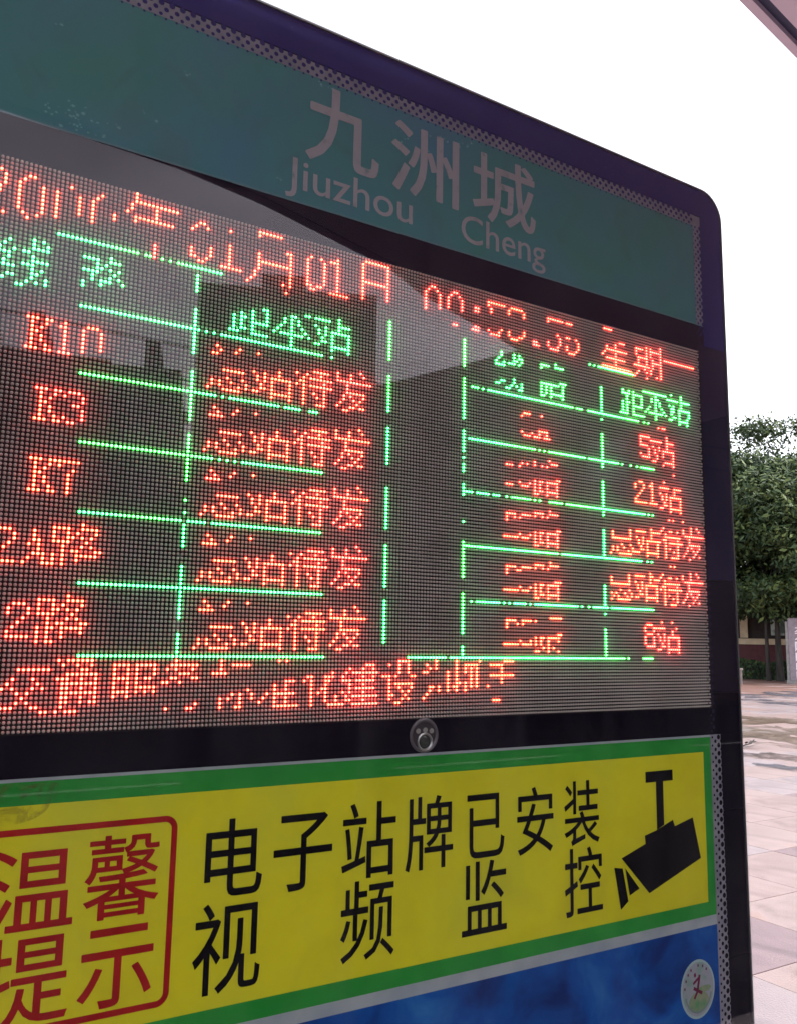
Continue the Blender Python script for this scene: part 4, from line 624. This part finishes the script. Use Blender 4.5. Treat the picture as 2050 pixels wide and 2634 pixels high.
out = nt.nodes.new('ShaderNodeOutputMaterial'); tr = nt.nodes.new('ShaderNodeBsdfTransparent'); tr.inputs['Color'].default_value = (.97, .99, .98, 1); nt.links.new(tr.outputs[0], out.inputs[0])
q = MB(); q.prism(rrect(XL + .1, RT + .7, XR - .1, RB - .7, 10.3, 7.0), (0, 0.003, 0)); q.m = [0] + [1] * (len(q.m) - 1)
B(q, 'glass_pane', [m_glass, m_gedge])

# ---------------------------------------------------------------- shelter roof over the viewer
m_roofu = noise_mat('roof_underside', [(0.66, 0.54, 0.66), (0.74, 0.61, 0.73)], 3, .5)
m_seam = mat('roof_seam_navy', (0.03, 0.03, 0.09), .5)
roof = thing('shelter_roof', (0.6, -1.0, 0))
tag(roof, 'grey bus shelter roof edge with a navy seam, at the upper right over the sign', 'shelter roof')
RZ = 2.75
back = [(-0.9, -0.388), (0.936, -0.082), (1.163, -0.044), (3.3, 0.313)]
front = [(3.3, -2.24), (2.916, -2.064), (1.63, -1.536), (1.187, -1.36), (0.982, -1.24), (0.502, -1.09), (0.257, -1.039), (-0.9, -0.985)]
def inset(pts_, d): # shrink towards the inside of the roof (y only)
    return [(x, y - d) for x, y in back], [(x, y + d) for x, y in front]
off = (0.6, -1.0, 0)
b1, f1 = inset(None, 0.016); b2, f2 = inset(None, 0.036)
def roofring(mb, bo, fo, bi, fi, z0, z1):
    a = [(x, y, z0) for x, y in bo + fo]; b = [(x, y, z0) for x, y in bi + fi]; n = len(a)
    for i in range(n):
        j = (i + 1) % n
        mb.poly([a[i], a[j], b[j], b[i]]); mb.poly([a[i], a[j], (a[j][0], a[j][1], z1), (a[i][0], a[i][1], z1)])
        mb.poly([b[i], b[j], (b[j][0], b[j][1], z1), (b[i][0], b[i][1], z1)])
q = MB(); roofring(q, back, front, b1, f1, RZ, RZ + .05); q.build('roof_rim', m_roofu, roof, off=off)
q = MB(); q.prism([(x, y, RZ + .012) for x, y in b1 + f1], (0, 0, .02)); q.build('roof_seam', m_seam, roof, off=off)
q = MB(); q.prism([(x, y, RZ + .002) for x, y in b2 + f2], (0, 0, .01)); q.build('roof_soffit', m_roofu, roof, off=off)
q = MB(); q.prism([(x, y, RZ + .034) for x, y in back + front], (0, 0, .03)); q.build('roof_sheet', m_body, roof, off=off)
for px, py in ((-0.82, -0.75), (3.22, 0.18)):
    q = MB(); q.tube((px, py, -.03), (px, py, RZ + .01), .05, n=12); q.build('post', m_trim, roof, off=off, smooth=False)

# ---------------------------------------------------------------- trees, hedge, pavilion beyond the plaza
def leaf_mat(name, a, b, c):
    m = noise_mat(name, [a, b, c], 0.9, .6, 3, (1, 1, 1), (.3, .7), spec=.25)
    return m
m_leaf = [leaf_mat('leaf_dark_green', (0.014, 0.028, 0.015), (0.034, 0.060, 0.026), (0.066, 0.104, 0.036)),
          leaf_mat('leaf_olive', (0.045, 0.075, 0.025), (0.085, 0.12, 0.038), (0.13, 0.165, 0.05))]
m_bark = noise_mat('bark', [(0.022, 0.018, 0.018), (0.055, 0.045, 0.042)], 6, .9, stretch=(1, 1, .2), bump=.5, bscale=20)
def crown(mb, blobs, n, size, rng, holes=0.0):
    for _ in range(n):
        cx, cy, cz, rx, ry, rz_ = rng.choice(blobs)
        v = Vector((rng.gauss(0, 1), rng.gauss(0, 1), rng.gauss(0, 1))).normalized() * (rng.random() ** .42) * (1.45 if rng.random() < .1 else 1)
        p = Vector((cx + v.x * rx, cy + v.y * ry, cz + v.z * rz_))
        nrm = Vector((v.x + rng.gauss(0, .7), v.y + rng.gauss(0, .7), v.z + .5 + rng.gauss(0, .7))).normalized()
        u = nrm.orthogonal().normalized(); w_ = nrm.cross(u); a = rng.random() * 6.28; uu = u * math.cos(a) + w_ * math.sin(a); ww = nrm.cross(uu)
        s = size * rng.uniform(.5, 1.3); l = s * rng.uniform(.8, 1.6)
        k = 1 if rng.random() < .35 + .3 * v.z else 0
        mb.poly([p - uu * l, p + ww * s * .5 - uu * l * .2, p + uu * l, p - ww * s * .5 + uu * l * .15], k)
def tree(x, y, h, base, rx, seed, label, n=9000, size=.17, nb=26, trunk=.16, sparse=False, group='trees along the far side of the plaza'):
    rng = random.Random(seed); t = thing('broadleaf_tree', (x, y, -.03)); tag(t, label, 'tree', group)
    blobs = []
    for _ in range(nb):
        a = rng.random() * 6.28; q_ = rng.random() ** .5; z = base + (h - base) * rng.uniform(.12, .93); env = math.sin(math.pi * min(.97, max(.08, (z - base) / (h - base)))) ** .55
        rr_ = rx * env * q_ * .8; b = rng.uniform(.16, .30) * rx
        blobs.append((math.cos(a) * rr_, math.sin(a) * rr_, z, b * 1.25, b * 1.25, b * (.6 if not sparse else .5)))
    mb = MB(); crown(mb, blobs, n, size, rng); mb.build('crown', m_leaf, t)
    mb = MB(); lean = rng.uniform(-.25, .25); p = [(0, 0, 0), (lean * .3, 0, base * .55), (lean, lean * .4, base * 1.05), (lean * 1.3, lean, h * .72)]
    for i in range(3): mb.tube(p[i], p[i + 1], trunk * (1 - .22 * i), trunk * (.78 - .22 * i), 8)
    for b in blobs[:12 if not sparse else 22]:
        s_ = Vector(p[2]) + (Vector(p[3]) - Vector(p[2])) * rng.random(); e = Vector(b[:3]); mid = (s_ + e) / 2 + Vector((0, 0, .3))
        mb.tube(s_, mid, trunk * .28, trunk * .18, 5); mb.tube(mid, e, trunk * .18, trunk * .07, 5)
    mb.build('trunk', m_bark, t); return t
V = Vector((0.815, 0.579)); H = Vector((0.579, -0.815))        # away from / to the right across the view beyond the sign
def far(d, s): # d metres away from the viewer, s metres to the right of the line just right of the sign
    p = Vector((-.293, -.947)) + V * d + H * s; return p.x, p.y
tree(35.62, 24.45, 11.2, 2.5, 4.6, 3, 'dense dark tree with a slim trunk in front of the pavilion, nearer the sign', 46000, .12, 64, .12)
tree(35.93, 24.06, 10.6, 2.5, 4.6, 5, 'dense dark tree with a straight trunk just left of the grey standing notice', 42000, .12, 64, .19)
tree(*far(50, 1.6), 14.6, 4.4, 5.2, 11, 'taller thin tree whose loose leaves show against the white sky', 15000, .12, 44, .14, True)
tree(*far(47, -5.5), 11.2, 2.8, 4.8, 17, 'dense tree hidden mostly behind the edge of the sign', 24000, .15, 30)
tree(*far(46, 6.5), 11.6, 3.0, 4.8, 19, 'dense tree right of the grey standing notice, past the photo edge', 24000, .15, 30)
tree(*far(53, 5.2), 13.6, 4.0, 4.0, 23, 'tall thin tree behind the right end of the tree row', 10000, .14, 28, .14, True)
# pavilion
pang = math.atan2(H.y, H.x)
px_, py_ = far(48.5, 1.2)
pav = thing('pavilion', (px_, py_, -.03), pang); tag(pav, 'low maroon and cream pavilion seen between the tree trunks', 'building')
m_maroon = noise_mat('maroon_paint', [(0.08, 0.012, 0.020), (0.12, 0.020, 0.030)], 3, .6)
m_cream = noise_mat('cream_stone', [(0.70, 0.55, 0.38), (0.80, 0.64, 0.45)], 4, .7)
m_dwood = noise_mat('dark_brown_wood', [(0.022, 0.012, 0.012), (0.040, 0.022, 0.020)], 4, .6)
m_win = noise_mat('pale_window', [(0.12, 0.17, 0.15), (0.62, 0.72, 0.68)], 1.6, .3, 4, pos=(.42, .58))
mb = MB(); mb.box(-9, 9, 0, 5, 0, 1.72); mb.build('base_wall', m_maroon, pav)
mb = MB(); mb.box(-9.05, 9.05, -.12, 0, 1.72, 2.02); mb.build('sill', m_cream, pav)
mb = MB(); mb.box(-9, 9, .3, 4.8, 2.02, 3.9); mb.build('wall', m_dwood, pav)
mb = MB(); mb.prism([(-9.8, -.8, 3.9), (9.8, -.8, 3.9), (9.8, 5.8, 3.9), (-9.8, 5.8, 3.9)][::-1], (0, 0, .22)); mb.prism([(-9.8, -.8, 4.12), (-9.8, 5.8, 4.12), (-9.8, 2.5, 5.6)], (19.6, 0, 0)); mb.build('roof', m_dwood, pav)
for i, xx in enumerate((-7.9, -6.0, -4.1, -2.2, 0.17, 2.45, 4.0, 5.9, 7.8)):
    mb = MB(); mb.box(xx - .19, xx + .19, -.06, .3, 2.06, 3.86); mb.build('column', m_cream, pav)
for i, xx in enumerate((-6.95, -5.05, -3.15, -.58, 1.43, 3.3, 4.95, 6.85)):
    mb = MB(); mb.box(xx - .42, xx + .42, .22, .3, 2.12, 3.1); f = mb.build('window', m_dwood, pav)
    mb = MB(); mb.box(xx - .32, xx + .32, .18, .22, 2.2, 3.02); mb.build('pane', m_win, f)
# clipped hedge in front of it
hx, hy = far(46.2, 1.0); hedge = thing('hedge', (hx, hy, -.03), pang); tag(hedge, 'low dark hedge along the foot of the pavilion', 'hedge')
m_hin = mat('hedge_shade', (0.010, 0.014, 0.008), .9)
rng = random.Random(4); mb = MB()
for _ in range(22000):
    x = rng.uniform(-11, 11); y = rng.uniform(-.7, .7); z = rng.uniform(.03, .95 + .12 * math.sin(x * 1.7)); s = rng.uniform(.05, .11)
    a = rng.random() * 6.28; b = rng.uniform(-.9, .9)
    u = Vector((math.cos(a), math.sin(a) * .4, math.sin(b))) * s; v_ = Vector((math.sin(b) * .5, math.cos(a) * .5, math.cos(b))) * s
    p = Vector((x, y, z)); mb.poly([p - u, p - v_, p + u, p + v_], 0 if rng.random() < .8 else 1)
mb.build('foliage', m_leaf, hedge)
mb = MB(); mb.box(-11, 11, -.55, .55, 0, .8); mb.build('shade_core', m_hin, hedge)  # solid dark core; the shade between the leaves is in its colour
# grey standing notice with white characters
sx, sy = far(42.5, 0); sx, sy = 34.56, 22.45
m_sgrey = noise_mat('grey_mauve_board', [(0.24, 0.20, 0.24), (0.32, 0.27, 0.31)], 5, .6)
m_swhite = mat('white_sign_paint', (0.85, 0.80, 0.88), .6)
note = thing('standing_notice', (sx, sy, -.03), pang); tag(note, 'grey standing notice with a column of white characters at the right edge of the plaza', 'sign')
mb = MB(); mb.box(-.15, 1.15, 0, .25, .16, 2.9); mb.build('panel', m_sgrey, note, bevel=.02)
mb = MB(); mb.box(-.3, 1.3, -.1, .4, 0, .16); mb.build('plinth', m_kerb, note)
mb = MB(); mb.box(-.27, -.16, .05, .2, .16, 2.75); mb.build('side_post', m_kerb, note)
me0 = None
for ch, z0_, z1_ in (('九', 2.28, 2.55), ('万', 1.93, 2.25), ('国', 1.42, 1.86), ('国', .98, 1.38), ('国', .60, .94), ('国', .26, .56)):
    me = glyph_mesh(ch, .03); a, lo, hi = bounds(me); b = np.zeros_like(a)
    b[:, 0] = .10 + (a[:, 0] - lo[0]) / (hi[0] - lo[0]) * .42; b[:, 2] = z0_ + (a[:, 1] - lo[1]) / (hi[1] - lo[1]) * (z1_ - z0_); b[:, 1] = -.006
    me.vertices.foreach_set('co', b.ravel()); me.materials.clear(); me.materials.append(m_swhite); me.update(); me.name = 'character'
    o = bpy.data.objects.new('character', me); C.objects.link(o); o.parent = note
# stone planter
plx, ply = 30.82, 22.62
pl = thing('stone_planter', (plx, ply, -.03), pang); tag(pl, 'small pale stone block beside the edge of the sign on the plaza', 'planter')
mb = MB(); mb.box(-.5, .24, 0, .5, 0, .62); mb.build('block', noise_mat('pale_granite', [(0.22, 0.17, 0.17), (0.32, 0.25, 0.24)], 6, .7), pl, bevel=.02)
mb = MB(); mb.box(-.54, .28, -.04, .54, .62, .70); mb.build('cap', noise_mat('pale_granite_cap', [(0.34, 0.28, 0.27), (0.42, 0.34, 0.33)], 6, .7), pl, bevel=.01)

# ---------------------------------------------------------------- street behind the viewer, seen mirrored in the glass
m_pane = mat('dark_window_glass', (0.03, 0.035, 0.045), .15)
def building(name, pa, pb, depth, h, wallc, nx, nz, label, winc=None, z_first=4.0):
    a = Vector(pa); b = Vector(pb); L_ = (b - a).length; ang = math.atan2((b - a).y, (b - a).x)
    t = thing(name, (a.x, a.y, -.14), ang); tag(t, label, 'building', 'buildings across the street')
    m_ = noise_mat(name + '_wall', wallc, .8, .8, 6)
    mb = MB(); mb.box(0, L_, -depth, 0, 0, h); mb.build('wall', m_, t)
    mb = MB(); mb.box(-.15, L_ + .15, -.25, .15, h, h + .5); mb.build('parapet', m_kerb, t)
    fw = L_ / nx
    mb0 = MB(); mb0.box(-fw * .3, fw * .3, .0, .06, -.75, .75)
    mb1 = MB(); mb1.box(-fw * .25, fw * .25, .06, .09, -.65, .65)
    f0 = p0 = None
    for i in range(nx):
        for k in range(nz):
            zc = z_first + k * (h - z_first - 1) / max(1, nz - .3)
            if f0 is None: f0 = mb0.build('window', m_kerb, t); p0 = mb1.build('pane', m_pane, f0); f = f0
            else:
                f = f0.copy(); C.objects.link(f); f.parent = t; p_ = p0.copy(); C.objects.link(p_); p_.parent = f
            f.location = ((i + .5) * fw, 0, zc)
    # floor bands, rooftop posts and cooling units
    for k in range(nz):
        mb = MB(); zc = z_first + k * (h - z_first - 1) / max(1, nz - .3) + 1.15; mb.box(-.05, L_ + .05, 0, .22, zc, zc + .28); mb.build('floor_band', m_kerb, t)
    rg = random.Random(int(h * 10)); n_ = max(2, int(L_ / 2.2)); mbp = MB(); mbp.box(-.12, .12, -.12, .12, 0, .9); pm = None
    for i in range(n_):
        if pm is None: pm = mbp.build('roof_post', m_body, t); o_ = pm
        else: o_ = pm.copy(); C.objects.link(o_); o_.parent = t
        o_.location = ((i + .5) * L_ / n_, -.3, h + .5)
    mbu = MB(); mbu.box(-.4, .4, 0, .4, -.3, .3); um = None
    for i in range(nx):
        if rg.random() < .5:
            if um is None: um = mbu.build('cooling_unit', m_swhite, t); o_ = um
            else: o_ = um.copy(); C.objects.link(o_); o_.parent = t
            o_.location = ((i + .98) * fw - .2, 0, z_first + rg.randrange(nz) * (h - z_first - 1) / max(1, nz - .3) - .3)
    mb = MB(); sz = rg.uniform(.25, .6) * L_; x_ = rg.uniform(0, L_ - sz); mb.box(x_, x_ + sz * .5, -5, -1.5, h + .5, h + rg.uniform(1.6, 2.6)); mb.build('stair_head', m_, t)
    return t
tree(15.2, -18.6, 6.8, 2.2, 2.3, 31, 'small street tree across the road near the left of the mirrored row', 9000, .13, 30, .09, group='street trees across the road')
tree(27.5, -19.5, 7.4, 2.4, 2.6, 37, 'street tree across the road behind the added pale panel', 9000, .13, 30, .1, group='street trees across the road')
tree(6.6, -19.0, 6.2, 2.0, 2.1, 41, 'lowest street tree across the road, in front of the red house', 8000, .13, 30, .09, group='street trees across the road')
building('apartment_building', (41.8 + 20, -39.3 - 5.9), (16.4, -31.9), 12, 12.4, [(0.26, 0.19, 0.15), (0.40, 0.31, 0.25)], 20, 4, 'long brown flat roofed building across the street, mirrored in the middle of the display')
building('office_tower', (19.6, -36.0), (13.1, -38.8), 9, 15.6, [(0.13, 0.09, 0.08), (0.20, 0.145, 0.12)], 3, 4, 'dark brown block across the street, tallest of those mirrored in the display')
building('shop_house', (10.9, -36), (7.9, -37), 8, 11.2, [(0.045, 0.045, 0.055), (0.08, 0.08, 0.09)], 2, 3, 'narrow dark grey house across the street beside the red one')
building('red_house', (7.6, -34.5), (4.2, -35.4), 8, 10.6, [(0.28, 0.035, 0.04), (0.38, 0.055, 0.06)], 2, 3, 'red fronted house across the street mirrored at the left of the display')
building('grey_house', (3.6, -37), (-9, -39), 9, 11.2, [(0.34, 0.33, 0.34), (0.46, 0.44, 0.45)], 6, 3, 'wide grey house across the street at the left end of the row')
building('corner_block', (39.4 + 6, -20.2 + 8), (33.2, -29.2), 12, 19.5, [(0.14, 0.115, 0.11), (0.21, 0.175, 0.16)], 7, 5, 'tall dark block at the right end of the row across the street')

# water stains and a fallen twig on the plaza
m_wet = noise_mat('wet_dark_patch', [(0.055, 0.046, 0.048), (0.10, 0.080, 0.075)], 2.5, 0.25, 5, rvar=.15)
m_stain = noise_mat('brown_water_stain', [(0.10, 0.062, 0.040), (0.17, 0.115, 0.085)], 2.0, 0.4, 5, rvar=.2)
m_blue_st = noise_mat('blue_grey_water_film', [(0.10, 0.105, 0.14), (0.15, 0.15, 0.18)], 2.0, 0.25, 5, rvar=.15)
for m_ in (m_wet, m_stain, m_blue_st):      # ragged, partly dried edges
    nt_ = m_.node_tree; b_ = nt_.nodes['Principled BSDF']; tc_ = node(m_, 'ShaderNodeTexCoord'); n_ = node(m_, 'ShaderNodeTexNoise', Scale=1.1, Detail=9, Roughness=.62, Distortion=.8)
    r_ = node(m_, 'ShaderNodeMapRange'); r_.inputs['From Min'].default_value = .40; r_.inputs['From Max'].default_value = .58; r_.inputs['To Max'].default_value = .85
    nt_.links.new(tc_.outputs['Object'], n_.inputs['Vector']); nt_.links.new(n_.outputs['Fac'], r_.inputs['Value']); nt_.links.new(r_.outputs[0], b_.inputs['Alpha'])
def patch(name, pts_, m, z=.004, jit=.18, label=None):
    rng_ = random.Random(len(pts_) * 7 + int(pts_[0][0] * 10)); c = Vector((sum(p[0] for p in pts_) / len(pts_), sum(p[1] for p in pts_) / len(pts_)))
    ring_ = []
    for i in range(len(pts_)):
        a = Vector(pts_[i]); b = Vector(pts_[(i + 1) % len(pts_)])
        for k in range(5):
            q_ = a.lerp(b, k / 5); q_ = q_ + (q_ - c).normalized() * rng_.uniform(-jit, jit); ring_.append((q_.x, q_.y, z))
    mb = MB(); mb.poly(ring_); return mb.build(name, m, plaza)
patch('water_stain', [(11.1, 7.61), (11.6, 7.52), (11.52, 7.32), (11.6, 6.8), (11.5, 6.2), (10.9, 6.1), (10.89, 6.88), (10.75, 7.09), (10.7, 7.5)], m_wet, .004, .12)
patch('water_stain', [(14.87, 10.47), (15.46, 10.41), (15.5, 9.83), (15.3, 9.17), (14.9, 8.2), (13.9, 8.0), (14.28, 9.32), (14.5, 9.98)], m_stain, .005, .22)
patch('water_stain', [(13.94, 9.9), (14.15, 9.48), (14.1, 8.9), (13.9, 8.2), (13.3, 7.6), (12.9, 7.6), (13.1, 8.6), (13.28, 9.24)], m_stain, .006, .2)
patch('water_stain', [(16.4, 11.8), (17.4, 11.6), (18.0, 10.6), (17.5, 9.6), (16.4, 9.9), (16.2, 11.0)], m_stain, .006, .3)
patch('water_stain', [(12.6, 8.9), (12.8, 8.3), (12.75, 7.7), (12.5, 7.1), (12.3, 7.3), (12.4, 8.2)], m_stain, .006, .12)
patch('water_stain', [(24.0, 17.6), (26.0, 18.19), (28.45, 18.6), (29.0, 16.0), (27.04, 16.4), (25.0, 16.0), (23.1, 16.4)], m_blue_st, .005, .4)
patch('water_stain', [(22.27, 16.2), (22.98, 15.78), (23.2, 14.4), (22.24, 13.0), (21.2, 13.0), (21.4, 14.9)], m_blue_st, .005, .3)
patch('water_stain', [(10.2, 6.9), (10.45, 6.6), (10.4, 6.1), (10.1, 5.7), (9.9, 6.1)], m_blue_st, .005, .1)
tw = MB(); random.seed(12)
tp = [(11.5, 7.98, .02), (11.72, 8.02, .05), (11.92, 8.08, .05), (12.12, 8.16, .09)]
for a, b in zip(tp, tp[1:]): tw.tube(a, b, .012, .01, 6)
for k in range(9):
    a = Vector(tp[k % 3]) + Vector((random.uniform(0, .15), random.uniform(-.05, .05), .01)); b = a + Vector((random.uniform(-.1, .18), random.uniform(-.14, .14), random.uniform(.01, .06)))
    c_ = (b - a).cross(Vector((0, 0, 1))).normalized() * .03; tw.poly([a, (a + b) / 2 + c_, b, (a + b) / 2 - c_])
tag(tw.build('fallen_twig', m_bark, off=(0, 0, 0)), 'small dark fallen twig lying on the plaza beside a dark wet patch', 'twig')
# pale panel on posts, added so that a white building shows mirrored
hb = thing('stand_in_panel', (21.6, -19.7, -.13), math.atan2(-1.75, -1.9)); tag(hb, 'pale panel on two posts, added in place of a white building mirrored near the right of the display', 'stand_in_panel')
mb = MB(); mb.box(0, 2.6, -.08, .08, 7.3, 8.75); mb.build('panel', noise_mat('pale_stand_in_sheet', [(0.5, 0.5, 0.5), (0.8, 0.78, 0.78)], 1.4, .6, 5), hb)  # added sheet, stands in for the white building
for xx in (.5, 2.1):
    mb = MB(); mb.tube((xx, 0, 0), (xx, 0, 7.3), .07, n=10); mb.build('post', m_trim, hb)
# two overhead cables above the road
m_cable = mat('black_cable', (0.015, 0.015, 0.017), .6)
cab = MB(); K_ = 24
for (p0, p1, sag) in (((-30, -15, 7.6), (42, -14, 7.2), 1.0), ((-30, -15.4, 8.3), (42, -14.5, 7.9), .9)):
    pts_ = [Vector(p0).lerp(Vector(p1), k / K_) - Vector((0, 0, sag * 4 * (k / K_) * (1 - k / K_))) for k in range(K_ + 1)]
    for a, b in zip(pts_, pts_[1:]): cab.tube(a, b, .022, n=5)
tag(cab.build('overhead_cable', m_cable), 'pair of thin black cables running along above the road, mirrored across the display', 'cable')
